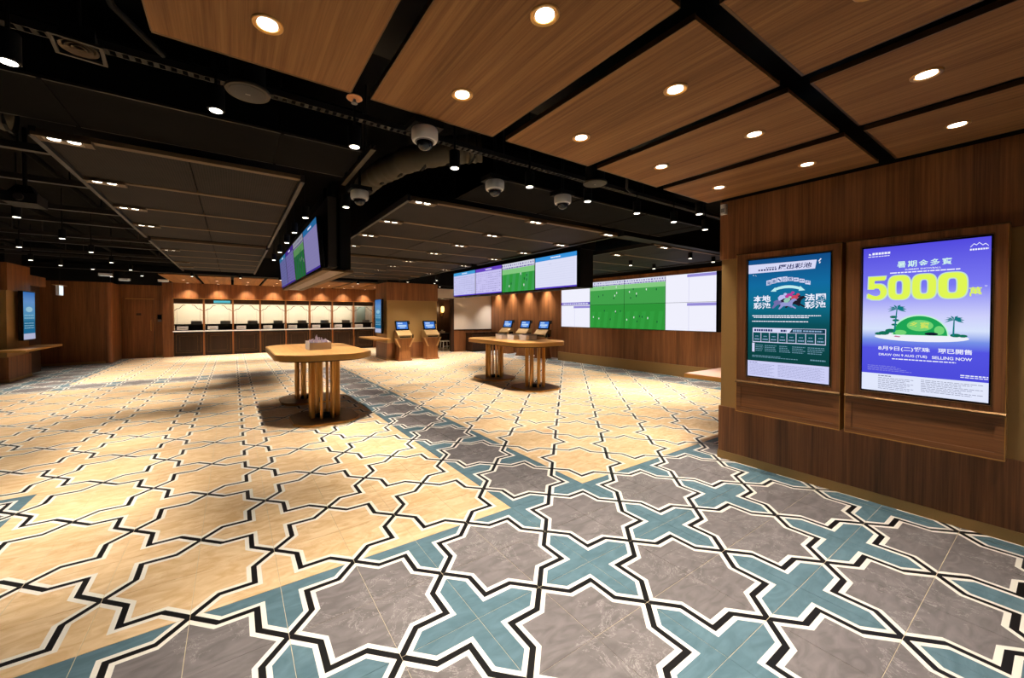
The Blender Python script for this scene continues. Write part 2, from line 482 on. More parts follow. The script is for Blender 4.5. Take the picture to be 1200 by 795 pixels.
wa = struct(B('wall_alcove', M_WOODD, None, (6.4, 9.6, 17.2, 17.3, 0, 2.8), (9.5, 9.6, 15.25, 17.2, 0, 2.8)))
# service counter wall
wf = struct(B('wall_far', M_WHITEW, None, (-2.2, 8.0, 20.6, 20.7, 0, SLAB)))
B('soffit_panel', M_WOODW, wf, (-2.25, 6.6, 19.2, 19.32, 2.26, 2.86))
B('soffit_upper', M_BLACK, wf, (-2.25, 6.6, 19.2, 19.32, 2.86, SLAB))
B('pilaster', M_WOODW, wf, (-2.24, -1.935, 19.1, 19.4, 0.0, 2.86))
B('end_partition', M_WOODW, wf, (5.86, 6.6, 19.2, 19.32, 0.0, 2.26))
B('office_ceiling', M_WHITEW, wf, (-2.2, 8.0, 19.32, 20.6, 2.3, 2.35))
B('office_side', M_WHITEW, wf, (-2.2, -2.1, 19.4, 20.6, 0, 2.3), (6.5, 6.6, 19.32, 20.6, 0, 2.3))
# door wall and left far walls
wd = struct(B('wall_door', M_WOODW, None, (-3.5, -2.24, 19.3, 19.4, 0, 2.74)))
B('bulkhead', M_BLACK, wd, (-3.6, -2.0, 19.3, 19.4, 2.74, SLAB))
B('skirting', M_GOLD, wd, (-2.45, -2.24, 19.285, 19.3, 0, 0.06))
wl = struct(B('wall_left_far', M_WOODW, None, (-9, -3.55, 17.8, 17.95, 0, 2.7)))
MB().lathe([(0.13, 0), (0.13, 2.7)], 20, -3.52, 17.93).build('corner_column', M_WOODW, wl, smooth=True)
B('return_panel', M_WOODW, wl, (-3.62, -3.42, 17.95, 19.3, 0, 2.7))
B('skirting', M_GOLD, wl, (-9, -3.55, 17.785, 17.8, 0, 0.07))
B('bulkhead', M_BLACK, wl, (-9, -3.42, 17.8, 17.95, 2.7, SLAB))
# pillar on the far left with khaki band
wp = struct(B('wall_left_pillar', M_BLACK, None, (-9, -4.5, 14.0, 15.1, 0, SLAB)))
banded(wp, [('upper_panel', M_WOODW, (-9, -4.45, 13.95, 15.2, 2.2, 2.86)), ('metal_band', M_GOLD, (-9, -4.48, 13.98, 15.17, 0.6, 2.2)),
            ('lower_panel', M_WOODW, (-9, -4.45, 13.95, 15.2, 0.07, 0.6)), ('skirting', M_GOLD, (-9, -4.44, 13.94, 15.21, 0, 0.07)),
            ('side_wall', M_WOODD, (-9, -4.62, 15.2, 16.4, 0, 2.42)), ('side_fascia', M_WOODW, (-9, -4.5, 15.2, 16.4, 2.42, 2.68))])
# column in the middle
wm = struct(B('wall_column', M_BLACK, None, (4.6, 6.48, 13.5, 14.65, 0, SLAB)))
banded(wm, [('upper_panel', M_WOODW, (4.54, 6.54, 13.45, 14.7, 2.14, 2.78)), ('metal_band', M_GOLD, (4.57, 6.51, 13.48, 14.67, 0.61, 2.14)),
            ('lower_panel', M_WOODW, (4.54, 6.54, 13.45, 14.7, 0.05, 0.61)), ('skirting', M_GOLD, (4.53, 6.55, 13.44, 14.71, 0, 0.05))])
struct(B('wall_rear', M_WOODD, None, (-9, 12, -4.2, -4.05, 0, SLAB)))
struct(B('wall_left', M_WOODD, None, (-9, -8.85, -4.05, 17.8, 0, SLAB)))
struct(B('wall_far_right', M_WOODD, None, (11.0, 11.1, 2.2, 22, 0, SLAB)))
struct(B('wall_far_left', M_WOODD, None, (-9, -2.2, 21.0, 21.1, 0, SLAB)))
# flush walnut door
d1 = struct(B('door_1', M_WOODW, None, (-3.28, -2.5, 19.262, 19.30, 0.01, 2.2)))
d1['label'] = 'flush walnut door with brass head strip and pull'
B('door_edge', M_BRASSD, d1, (-2.495, -2.475, 19.27, 19.30, 0.0, 1.0))
B('head_strip', M_BRASS, d1, (-3.3, -2.49, 19.25, 19.30, 2.205, 2.23))
MB().tube([(-2.58, 19.262, 1.02), (-2.58, 19.2, 1.05), (-2.58, 19.2, 1.4), (-2.58, 19.262, 1.43)], 0.012).build('door_handle', M_BRASS, d1, smooth=True)
B('door_plate', M_WOODD, d1, (-3.0, -2.86, 19.255, 19.262, 1.6, 1.68))

# ================================================================== LIGHT FITTINGS
def downlight_proto():
    t = thing('recessed_downlight', 'x', 'downlight', group='recessed downlights in the timber ceiling')
    MB().lathe([(0.062, 0.004), (0.062, -0.004), (0.058, -0.007), (0.046, -0.004), (0.044, 0.004)], 24).build('trim_ring', M_BRASS, t, smooth=True)
    MB().lathe([(0.040, 0.002), (0.040, -0.0035)], 20).build('lens', M_LED, t)
    return t
dl0 = downlight_proto()
used = False
rows = [(1.94, 'far row'), (1.24, 'second row'), (0.44, 'near row'), (-0.25, 'row behind'), (-1.2, 'row behind'), (-1.9, 'row behind')]  # the rows behind are unseen, added to light the foreground floor
for y, rn in rows:
    for k in range(5):
        x = 0.135 + k * 0.9645
        if rn == 'row behind' and k % 2: continue
        where = ['leftmost timber panel', 'second timber panel from the left', 'middle timber panel', 'fourth timber panel from the left', 'timber panel beside the right wall'][k]
        lab = {'far row': 'recessed downlight at the far end of the %s' % where, 'second row': 'recessed downlight in the middle of the %s' % where,
               'near row': 'recessed downlight in the nearer row, %s' % where}.get(rn, 'unseen recessed downlight added behind the viewer, %s, %s' % (ORD[rows.index((y, rn)) - 3] + ' row back', where))
        t = dl0 if not used else copy_tree(dl0)
        used = True
        t.location = (x, y, CEIL - 0.001); t['label'] = lab
        spot(t, (0, 0, -0.012), P_PANEL * (1.25 if y > 0 else 0.55) * (1.0 if k < 3 else 0.38 if y > 0 else 0.15), 66, 0.9)
def hang_proto():
    t = thing('cylinder_downlight', 'x', 'downlight', group='black cylinder downlights hung from the dark ceiling')
    MB().lathe([(0.04, 0.13), (0.042, 0.128), (0.042, 0.0), (0.036, -0.002)], 20).build('body', M_BLACK, t, smooth=True)
    MB().lathe([(0.031, 0.0), (0.031, -0.004)], 18).build('lens', M_LED, t)
    MB().tube([(0, 0, 0.128), (0, 0, SLAB - 2.75)], 0.008, 6).build('stem', M_BLACK, t)
    return t
h0 = hang_proto(); hu = False
def hang(x, y, label, energy, z=2.75, lens=None, ang=56):
    global hu
    t = h0 if not hu else copy_tree(h0); hu = True
    t.location = (x, y, z); t['label'] = label
    if energy: spot(t, (0, 0, -0.012), energy, ang, 0.75)
    return t
for k, (x, y) in enumerate([(-0.84, 2.68), (-0.07, 2.67), (0.70, 2.72), (1.45, 2.68), (2.22, 2.70), (2.99, 2.72), (3.80, 2.73), (4.53, 2.73), (5.28, 2.74)]):
    hang(x, y, 'black cylinder downlight, %s from the left along the cable tray' % ORD[k], P_HANG)
hang(4.42, 2.36, 'black cylinder downlight beside the white sensor on the right wall corner', P_HANG * 0.6)
for k, y in enumerate((5.01, 5.99, 6.9, 8.0, 9.2)):
    hang(0.72, y, 'black cylinder downlight left of the hanging screens, %s from the viewer' % ORD[k], P_HANG * 2.4)
hang(1.01, 4.28, 'black cylinder downlight below the dome camera near the hanging screens', P_HANG)
far = [(-2.1, 6.84), (-2.99, 9.81), (-2.12, 8.37), (-2.14, 9.88), (-3.5, 12.0), (-3.3, 12.9), (-2.2, 11.6), (-2.15, 13.2), (-2.9, 13.5), (-2.2, 15.0), (-3.0, 15.8), (-1.6, 4.4), (-2.6, 5.2), (-3.6, 7.5)]
PXO = lambda q: proj(q[0], q[1], 2.75)[0]
far.sort(key=PXO)
for k, (x, y) in enumerate(far):
    hang(x, y, 'small hanging downlight in the open dark ceiling, %s from the left edge of the photo' % ORD[k], P_FAR * (0.5 if y < 9 else 0.9), ang=84)
for k, (x, y) in enumerate(sorted([(7.63, 5.64), (8.66, 5.73), (7.72, 4.3), (8.63, 4.3), (7.6, 8.0), (8.7, 9.0)], key=PXO)):
    hang(x, y, 'small hanging downlight before the video wall, %s of six from the left' % ORD[k], P_FAR, ang=86)
for k, (x, y) in enumerate(sorted([(5.6, 11.6), (7.0, 11.0), (7.2, 12.8), (8.6, 12.6), (8.4, 14.2), (7.0, 14.2), (2.6, 14.2), (3.8, 14.4), (0.2, 14.2), (1.3, 14.3), (-1.0, 14.4), (5.05, 12.75), (6.05, 12.7)], key=PXO)):
    hang(x, y, 'tiny downlight in the far dark ceiling strip around the column, %s from the left' % ORD[k], P_FAR, ang=86)
# wall washers over the counters and the kiosk wall
for k in range(8):
    x = -1.45 + k * 0.97
    for dy, e in ((18.96, P_WASH), (17.4, P_TWIN)):
        t = copy_tree(dl0); t.location = (x, dy, CEIL - 0.001)
        for c in list(t.children):
            if c.type == 'LIGHT': bpy.data.objects.remove(c)
        t['group'] = 'recessed downlights above the service counters'
        t['label'] = 'small recessed light %s the soffit above service bay %s from the left' % ('against' if dy > 18 else 'well in front of', ORD[k])
        spot(t, (0, 0, -0.012), e, 100 if dy > 18 else 84, 1.0)
for k, y in enumerate((14.5, 13.4, 12.3, 11.2)):
    t = copy_tree(dl0); t.location = (9.9, y, CEIL - 0.02)
    for c in list(t.children):
        if c.type == 'LIGHT': bpy.data.objects.remove(c)
    t['group'] = 'wall washers above the kiosk wall'; t['label'] = 'wall washer light above the walnut kiosk wall, %s from its far corner' % ORD[k]
    spot(t, (0, 0, -0.012), P_WASH * 1.6, 84, 1.0)
# twin downlights in the mesh ceiling
def twin_proto():
    t = thing('twin_downlight', 'x', 'downlight', group='twin downlights in the mesh ceiling')
    m = MB().box(-0.15, 0.15, -0.055, -0.042, -0.006, 0.018).box(-0.15, 0.15, 0.042, 0.055, -0.006, 0.018).box(-0.15, -0.10, -0.042, 0.042, -0.006, 0.018).box(0.10, 0.15, -0.042, 0.042, -0.006, 0.018)
    m.build('frame', M_TRIM, t)
    B('recess', M_BLACK, t, (-0.10, 0.10, -0.042, 0.042, 0.014, 0.018))
    for s in (-1, 1):
        MB().lathe([(0.034, 0.0138), (0.034, 0.002)], 16, s * 0.05).build('lens', M_LED, t)
    return t
t0 = twin_proto(); tu = False
for x, side in ((-0.99, 'left mesh bank, left edge'), (1.76, 'right mesh bank, left edge'), (3.38, 'right mesh bank, middle'), (4.84, 'right mesh bank, right edge'), (6.6, 'mesh bank before the video wall')):
    for k, y in enumerate(([4.13 + 1.04 * k for k in range(3)] if x > 6 else Y1 + Y2)):
        if x < 0 and k in (4, 6): continue
        t = t0 if not tu else copy_tree(t0); tu = True
        for c in list(t.children):
            if c.type == 'LIGHT': bpy.data.objects.remove(c)
        t.location = (x, y + 0.03, CEIL - 0.0222)
        t['label'] = 'twin downlight in the %s, %s from the viewer' % (side, ORD[k - (1 if x < 0 and k > 4 else 0) - (1 if x < 0 and k > 6 else 0)])
        spot(t, (0, 0, -0.015), P_TWIN, 46 if x < 4 else 60, 1.0, radius=0.05)

# ================================================================== CEILING SERVICES
t = thing('cable_tray', 'dark slotted cable tray running along the timber ceiling edge', 'cable tray', (0, 2.79, 2.97))
B('rail', M_DARK, t, (-6, 9.5, -0.026, -0.022, 0, 0.04), (-6, 9.5, 0.022, 0.026, 0, 0.04))
m = MB()
for k in range(306): m.box(-5.9 + k * 0.05, -5.9 + k * 0.05 + 0.024, -0.022, 0.022, 0.0, 0.006)
m.build('rung_set', mat('tray_rung', (40, 37, 32), 0.7, 0.1, 0.2), t)['kind'] = 'stuff'
for k, x in enumerate((-4, -2, 0, 2, 4, 6, 8)): MB().tube([(x, 0, 0.0), (x, 0, SLAB - 2.97)], 0.006, 6).build('hanger_rod', M_STRUT, t)
def duct(label, x0, x1, y0, y1, z0, z1):
    t = thing('air_duct', label, 'duct', ((x0 + x1) / 2, (y0 + y1) / 2, z0), group='black sheet metal air ducts')
    w, d, h = (x1 - x0) / 2, (y1 - y0) / 2, z1 - z0
    B('sheet_body', M_DUCT, t, (-w, w, -d, d, 0.0, h))
    B('flange', M_STRUT, t, (-w, w, -d - 0.012, -d, 0.0, 0.018), (-w, w, d, d + 0.012, 0.0, 0.018))
    for k in range(int((x1 - x0) // 1.2) + 1):
        xx = min(-w + k * 1.2, w - 0.02)
        B('joint_collar', M_DUCT, t, (xx, xx + 0.02, -d - 0.01, d + 0.01, -0.006, h))
    for s in (-0.8, 0.8): MB().tube([(s * w, 0, h), (s * w, 0, SLAB - z0)], 0.008, 6).build('hanger_rod', M_STRUT, t)
duct('black rectangular air duct ahead of the left mesh ceiling bank', -4.5, 0.88, 3.2, 3.86, 2.92, 3.25)
duct('black rectangular air duct ahead of the right mesh ceiling bank', 2.1, 6.0, 3.1, 3.86, 2.92, 3.25)
t = thing('steel_channel', 'short lit steel channel at the right end of the left air duct', 'channel', (0.93, 3.55, 2.9))
B('web', M_STRUT, t, (-0.02, 0.02, -0.5, 0.5, 0.0, 0.012)); B('lip', M_STRUT, t, (-0.02, -0.014, -0.5, 0.5, 0.012, 0.04), (0.014, 0.02, -0.5, 0.5, 0.012, 0.04))
MB().tube([(0, 0.3, 0.01), (0, 0.3, SLAB - 2.9)], 0.006, 6).build('hanger_rod', M_STRUT, t); MB().tube([(0, -0.3, 0.01), (0, -0.3, SLAB - 2.9)], 0.006, 6).build('hanger_rod', M_STRUT, t)
# lagged flexible duct
def flex(label, pts, r):
    P = [Vector(p) for p in pts]; path = []; rad = []
    for i in range(len(P) - 1):
        for s in range(14):
            path.append(P[i].lerp(P[i + 1], s / 14)); rad.append(r * (1 + random.uniform(-0.07, 0.07)))
    path.append(P[-1]); rad.append(r)
    loc = Vector(pts[0])
    t = thing('lagged_duct', label, 'duct', loc)
    MB().tube([p - loc for p in path], rad, 14).build('lagging', M_LAG, t, smooth=True)
    n = len(path)
    for i in range(6, n, 9): MB().tube([path[i] - loc - Vector((0.01, 0, 0)), path[i] - loc + Vector((0.01, 0, 0))], r * 1.1, 14).build('band', M_BLACK, t)
flex('crinkled khaki insulated duct crossing above the dome cameras', [(1.32, 4.7, 3.14), (1.32, 4.1, 3.12), (1.42, 3.55, 3.1), (1.65, 3.15, 3.1), (1.9, 3.0, 3.12)], 0.12)
flex('crinkled khaki insulated duct at the far left of the ceiling', [(-2.7, 4.2, 3.1), (-2.1, 4.12, 3.06), (-1.6, 4.1, 3.04), (-1.33, 4.25, 3.05)], 0.12)
# strut grid in the open ceiling on the left
for k in range(9):
    y = 4.9 + k * 1.25
    o = B('strut_channel', M_DARK, None, (-6.5, -1.25, y, y + 0.06, 3.0 + 0.04 * (k % 2), 3.06 + 0.04 * (k % 2)))
    o2 = tag(o, 'dark steel channel across the open left ceiling, %s from the viewer' % ORD[k], 'channel', 'steel channels across the open ceiling')
    for x in (-5.5, -3.1, -1.5): MB().tube([(x, y + 0.03, 3.06), (x, y + 0.03, SLAB)], 0.008, 6).build('hanger_rod', M_DARK, o)
for k in range(5):
    x = -1.7 - k * 0.85
    o = MB().tube([(x, 4.6, 3.24), (x, 16.5, 3.24)], 0.03 + 0.012 * (k % 2), 8).build('service_pipe', M_DUCT, None, smooth=True)
    tag(o, 'dark pipe running deep through the open left ceiling, %s from the mesh bank' % ORD[k], 'pipe', 'dark pipes in the open ceiling')
for k in range(6):
    x = -0.35 - k * 0.1
    o = B('cross_batten', M_DARK, None, (-4.5, -0.33, -0.3 + k * 0.36, -0.2 + k * 0.36, 3.2, 3.28))
    tag(o, 'dark batten left of the timber ceiling, %s from behind' % ORD[k], 'batten', 'dark battens left of the timber ceiling')
    B('hanger', M_DARK, o, (-1.5, -1.47, -0.27 + k * 0.36, -0.24 + k * 0.36, 3.28, SLAB))
m = MB().tube([(-0.55, 1.7, 3.2), (-0.5, 2.1, 3.14), (-0.45, 2.45, 3.02), (-0.35, 2.62, 3.0), (-0.3, 2.72, 3.0)], 0.016, 8)
tag(m.build('conduit', M_BLACK, None, smooth=True), 'black flexible conduit drooping to the cable tray at left', 'conduit')
m = MB().tube([(3.3, 2.45, 3.3), (3.32, 2.5, 3.05), (3.45, 2.6, 2.93), (3.58, 2.66, 2.94), (3.7, 2.72, 2.98)], 0.014, 8)
tag(m.build('conduit', M_BLACK, None, smooth=True), 'black flexible conduit looping beside the right ceiling speaker', 'conduit')
# beams above the dark strip
for k, (x0, x1, y, lab) in enumerate([(-9, 11, 14.9, 'far'), (5.2, 11, 3.98, 'near right')]):
    o = B('steel_beam', M_BLACK, None, (x0, x1, y, y + 0.16, 2.9, SLAB))
    B('flange', M_BLACK, o, (x0, x1, y - 0.03, y + 0.19, 2.87, 2.9))
    tag(o, 'black ceiling beam spanning the %s dark strip' % lab, 'beam')

def dome_proto():
    t = thing('dome_camera', 'x', 'security camera', group='white dome cameras under the cable tray')
    MB().lathe([(0.082, 0.06), (0.086, 0.05), (0.086, 0.0), (0.078, -0.018), (0.06, -0.02)], 28).build('housing', M_WHITEP, t, smooth=True)
    MB().lathe([(0.056, -0.018), (0.054, -0.035), (0.045, -0.055), (0.028, -0.07), (0.006, -0.076)], 24).build('dome', M_DOME, t, smooth=True)
    MB().lathe([(0.064, -0.014), (0.064, -0.022), (0.056, -0.024)], 24).build('dome_ring', M_GREYP, t, smooth=True)
    B('back_box', M_BLACK, t, (-0.1, 0.1, -0.08, 0.08, 0.06, 0.1)); MB().tube([(0, 0, 0.1), (0, 0, SLAB - 2.76)], 0.014, 8).build('drop_rod', M_BLACK, t)
    return t
d0 = dome_proto()
for k, (x, y, lab) in enumerate([(1.06, 2.37, 'largest white dome camera, hung at the second timber panel edge'), (2.0, 2.93, 'white dome camera below the lagged duct, middle of the row'),
                                 (2.82, 2.9, 'white dome camera nearest the right ceiling speaker'), (1.05, 3.9, 'white dome camera above the left hanging screens')]):
    t = d0 if k == 0 else copy_tree(d0)
    t.location = (x, y, 2.76); t['label'] = lab
def speaker(x, y, lab):
    t = thing('ceiling_speaker', lab, 'speaker', (x, y, 2.85), group='round pendant ceiling speakers')
    MB().lathe([(0.085, 0.16), (0.088, 0.15), (0.088, 0.01)], 24).build('can', M_BLACK, t, smooth=True)
    MB().lathe([(0.108, 0.012), (0.112, 0.004), (0.108, -0.006), (0.098, -0.006)], 28).build('rim', M_STRUT, t, smooth=True)
    MB().lathe([(0.097, 0.0), (0.09, -0.008), (0.02, -0.012)], 24).build('grille', M_DARK, t, smooth=True)
    B('badge', M_GREYP, t, (-0.012, 0.012, -0.004, 0.004, -0.014, -0.012))
    MB().tube([(0, 0, 0.16), (0, 0, SLAB - 2.85)], 0.01, 6).build('rod', M_BLACK, t)
speaker(0.08, 2.57, 'round black ceiling speaker beside the leftmost timber panel')
speaker(2.87, 2.52, 'round black ceiling speaker beside the third timber panel')
t = thing('air_diffuser', 'square grey air diffuser in the dark ceiling at upper left', 'air diffuser', (-0.6, 2.63, 2.86), rz=0.1)
m = MB().box(-0.09, 0.09, -0.09, -0.075, 0, 0.012).box(-0.09, 0.09, 0.075, 0.09, 0, 0.012).box(-0.09, -0.075, -0.075, 0.075, 0, 0.012).box(0.075, 0.09, -0.075, 0.075, 0, 0.012)
m.build('frame', M_STRUT, t); B('neck', M_BLACK, t, (-0.06, 0.06, -0.06, 0.06, 0.02, 0.09))
for r in (0.07, 0.05, 0.028): MB().lathe([(r, 0.012), (r, 0.006), (r - 0.012, 0.012)], 24).build('vane', M_TRIM, t, smooth=True)
MB().tube([(0, 0, 0.09), (0, 0, SLAB - 2.86)], 0.01, 6).build('rod', M_BLACK, t)
t = thing('sprinkler', 'copper coloured sprinkler plate at the timber panel gap', 'sprinkler', (0.60, 2.33, 2.86))
MB().lathe([(0.042, 0.01), (0.045, 0.004), (0.04, 0.0), (0.02, -0.002)], 20).build('rosette', mat('copper_plate', (196, 140, 96), 0.35, 0.7), t, smooth=True)
MB().lathe([(0.008, 0.0), (0.01, -0.02), (0.018, -0.022), (0.018, -0.026)], 12).build('head', M_GREYP, t, smooth=True)
MB().tube([(0, 0, 0.01), (0, 0, SLAB - 2.86)], 0.01, 6).build('pipe', M_BLACK, t)
# projector-like spotlight hung at left
t = thing('stage_spotlight', 'black hanging spotlight on a pole in the open left ceiling', 'spotlight', (-1.75, 5.9, 2.72))
MB().box(-0.12, 0.12, -0.14, 0.14, 0.0, 0.1).hexa([(-0.1, -0.1, 0.1), (0.1, -0.1, 0.1), (0.1, 0.1, 0.1), (-0.1, 0.1, 0.1)], [(-0.05, -0.05, 0.19), (0.05, -0.05, 0.19), (0.05, 0.05, 0.19), (-0.05, 0.05, 0.19)]).build('body', M_BLACK, t)
MB().tube([(0, 0, 0.18), (0, 0, SLAB - 2.72)], 0.018, 8).build('pole', M_BLACK, t)
MB().tube([(0, -0.14, 0.05), (0, -0.17, 0.05)], 0.035, 12).build('lens_barrel', M_DARK, t)
# white motion sensor on the corner of the right wall
t = thing('motion_sensor', 'small white motion sensor at the top corner of the right wall', 'sensor', (4.56, 2.155, 2.77), rz=-PI / 2)
MB().prism([(-0.03, 0.0), (-0.03, -0.03), (-0.02, -0.045), (0.02, -0.045), (0.03, -0.03), (0.03, 0.0)], -0.055, 0.055).build('case', M_WHITEP, t)
B('lens_window', M_GREYP, t, (-0.018, 0.018, -0.047, -0.044, -0.035, 0.01))
# exit sign at the far left
t = thing('exit_sign', 'small lit white sign box hung before the far left wall', 'sign', (-4.12, 16.0, 2.17), rz=PI / 2)
B('sign_box', M_WHITEP, t, (-0.16, 0.16, -0.03, 0.03, 0, 0.28)); B('lit_face', glow('exit_white', (225, 240, 250), 1.3), t, (-0.15, 0.15, -0.034, -0.03, 0.01, 0.27), (-0.15, 0.15, 0.03, 0.034, 0.01, 0.27))
B('bracket', M_BRASS, t, (-0.28, 0.28, -0.08, 0.08, 0.28, 0.295)); MB().tube([(0, 0, 0.295), (0, 0, SLAB - 2.17)], 0.008, 6).build('rod', M_BLACK, t)
for k, (x, y) in enumerate([(-3.05, 15.4), (-2.95, 17.2), (-1.95, 17.0)]):
    t = thing('emergency_light', 'small white box light under the dark ceiling before the door wall, %s from the left' % ORD[k], 'light', (x, y, 2.74), group='white emergency light boxes')
    B('case', M_WHITEP, t, (-0.14, 0.14, -0.05, 0.05, 0, 0.07)); B('diffuser', glow('emergency', (235, 230, 220), 0.7), t, (-0.12, 0.12, -0.04, 0.04, -0.008, 0.0))
    MB().tube([(0, 0, 0.07), (0, 0, SLAB - 2.74)], 0.008, 6).build('rod', M_BLACK, t)

# ================================================================== LIT POSTERS ON THE RIGHT WALL
W_ = glow('white', (238, 240, 255), 1.0)
def gradient_glow(name, stops, k=1.0):
    m = bpy.data.materials.new(name); m.use_nodes = True
    nt = m.node_tree; nt.nodes.clear()
    tc = nt.nodes.new('ShaderNodeTexCoord'); sp = nt.nodes.new('ShaderNodeSeparateXYZ'); nt.links.new(tc.outputs['Generated'], sp.inputs[0])
    r = nt.nodes.new('ShaderNodeValToRGB')
    while len(r.color_ramp.elements) < len(stops): r.color_ramp.elements.new(0.5)
    for e, (p, c) in zip(r.color_ramp.elements, stops): e.position = p; e.color = (*lin(c), 1)
    nt.links.new(sp.outputs[2], r.inputs[0])
    e = nt.nodes.new('ShaderNodeEmission'); e.inputs[1].default_value = k; nt.links.new(r.outputs[0], e.inputs[0])
    o = nt.nodes.new('ShaderNodeOutputMaterial'); nt.links.new(e.outputs[0], o.inputs[0])
    return m
def board(yc, label):
    t = thing('poster_display', label, 'display', (4.575, yc, 0.59), rz=-PI / 2, group='backlit poster displays')
    HW, H_, x0, x1, z0, z1 = 0.42, 1.645, -0.327, 0.357, 0.37, 1.585
    B('back_box', M_WOODD, t, (-HW + 0.004, HW - 0.004, -0.09, 0.0, 0.004, H_ - 0.004))
    fr = MB().box(-HW, x0, -0.118, -0.09, 0.33, H_).box(x1, HW, -0.118, -0.09, 0.33, H_).box(x0, x1, -0.118, -0.09, z1, H_).box(x0, x1, -0.118, -0.09, 0.33, z0)
    f = fr.build('frame', M_WOODW, t)
    B('brass_bead', M_BRASSD, f, (x0 - 0.008, x1 + 0.008, -0.124, -0.118, z1, z1 + 0.008), (x0 - 0.008, x0, -0.122, -0.118, z0, z1), (x1, x1 + 0.008, -0.122, -0.118, z0, z1), (x0 - 0.008, x1 + 0.008, -0.122, -0.118, z0 - 0.008, z0))
    B('top_moulding', M_BRASSD, t, (-HW - 0.006, HW + 0.006, -0.126, 0.0, H_, H_ + 0.012))
    MB().prism_x([(-0.118, 0.30), (-0.135, 0.306), (-0.138, 0.318), (-0.13, 0.328), (-0.09, 0.33), (-0.09, 0.30)], -HW - 0.004, HW + 0.004).build('mid_rail', M_BRASSD, t)
    lp = B('lower_panel', M_WOODH, t, (-HW, HW, -0.106, -0.09, 0.0, 0.30))
    B('panel_border', M_WOODH, lp, (-HW, HW, -0.118, -0.106, 0.258, 0.30), (-HW, HW, -0.118, -0.106, 0.0, 0.042), (-HW, -HW + 0.042, -0.118, -0.106, 0.042, 0.258), (HW - 0.042, HW, -0.118, -0.106, 0.042, 0.258))
    B('bottom_edge', M_BRASS, t, (-HW - 0.004, HW + 0.004, -0.122, 0.0, -0.008, 0.0), (-HW - 0.004, -HW, -0.122, 0.0, 0.0, H_), (HW, HW + 0.004, -0.122, 0.0, 0.0, H_))
    B('screen_surround', M_BLKGLOSS, t, (x0, x1, -0.1, -0.09, z0, z1))
    return t
YS = -0.1035
# --- right poster: summer draw
t = board(0.674, 'lit violet-blue poster reading 5000 in yellow above a green island, right of two')
XL, ZL = -0.318, 0.385
scr = B('screen', gradient_glow('poster_violet', [(0.0, (72, 70, 214)), (0.30, (84, 84, 226)), (0.36, (120, 146, 232)), (0.43, (214, 226, 252)), (0.52, (206, 208, 252)), (0.72, (122, 120, 242)), (1.0, (82, 74, 222))]), t, (XL, XL + 0.665, YS, -0.1, ZL, ZL + 1.186))
X = lambda a: XL + a
Z = lambda b: ZL + b
YG = glow('yellow_green', (224, 246, 84), 1.0); YO = glow('pale_outline', (206, 236, 214), 0.9)
GREEN = glow('island_green', (30, 164, 84), 1.0); GRL = glow('island_light_green', (116, 212, 118), 1.0); GRD = glow('palm_teal', (22, 128, 136), 0.9)
DKG = glow('fern_green', (20, 116, 92), 0.9); SAND = glow('sand', (238, 240, 250), 1.0); BLK = glow('ink', (30, 34, 60), 0.6)
def sq(cx_, cz, hw, hh, n=10, e=0.62):
    out = []
    for k in range(4 * n):
        a = 2 * PI * k / (4 * n); c, s_ = math.cos(a), math.sin(a)
        out.append((cx_ + hw * math.copysign(abs(c) ** e, c), cz + hh * math.copysign(abs(s_) ** e, s_)))
    return out
def ring(m, o_, i_, y):
    n = len(o_)
    return m.add([(x, y, z) for x, z in o_ + i_], [(k, (k + 1) % n, n + (k + 1) % n, n + k) for k in range(n)])
def digits(grow, y, material, label=None):
    g = grow
    for a0, a1 in ((0.153, 0.275), (0.286, 0.411), (0.421, 0.56)):
        cxx, cz, hw, hh = X((a0 + a1) / 2), Z(0.849), (a1 - a0) / 2, 0.096
        o_ = ring(MB(), sq(cxx, cz, hw + g, hh + g), sq(cxx, cz, hw * 0.36 - g, hh * 0.6 - g, e=0.55), y).build('numeral_zero', material, scr)
        if label: o_['label'] = 'yellow numeral zero'
    T = 0.034
    outer = [(0.036, 0.945), (0.136, 0.945), (0.132, 0.912), (0.072, 0.912), (0.07, 0.884)] + [(0.088 + 0.056 * math.sin(a), 0.819 + 0.066 * math.cos(a)) for a in [0.0 + k * 0.3 for k in range(1, 11)]] + [(0.06, 0.756), (0.028, 0.775), (0.03, 0.81)]
    inner = [(0.062, 0.79), (0.085, 0.784), (0.103, 0.796), (0.106, 0.822), (0.096, 0.845), (0.078, 0.85), (0.066, 0.84), (0.034, 0.842)]
    pts = outer + inner
    cxm, czm = 0.085, 0.85
    pts = [(X(a + (g if a > cxm else -g)), Z(b + (g if b > czm else -g) * (1 if (a, b) in outer else 0))) for a, b in pts]
    o_ = MB().poly(pts, y).build('numeral_five', material, scr)
    if label: o_['label'] = 'yellow numeral five'
digits(0.007, YS - 0.0008, YO)
digits(0.0, YS - 0.0016, YG, True)
lettering(scr, '萬', X(0.57), X(0.628), Z(0.764), Z(0.83), YS - 0.001, YG, bold=0.02)
lettering(scr, '*', X(0.640), X(0.652), Z(0.83), Z(0.842), YS - 0.001, W_)
for k, ch in enumerate('暑期金多寶'):
    a = 0.2 + k * 0.0595
    lettering(scr, ch, X(a), X(a + 0.049), Z(1.008), Z(1.058), YS - 0.001, glow('mint', (214, 250, 236), 1.0), bold=0.012)
lettering(scr, 'SUMMER SNOWBALL', X(0.245), X(0.434), Z(0.984), Z(0.996), YS - 0.001, W_, bold=0.01)
microtext(MB(), X(0.161), X(0.527), Z(0.964), 0.009, YS - 0.001, 0.01, 0.04).build('fine_print', W_, scr)
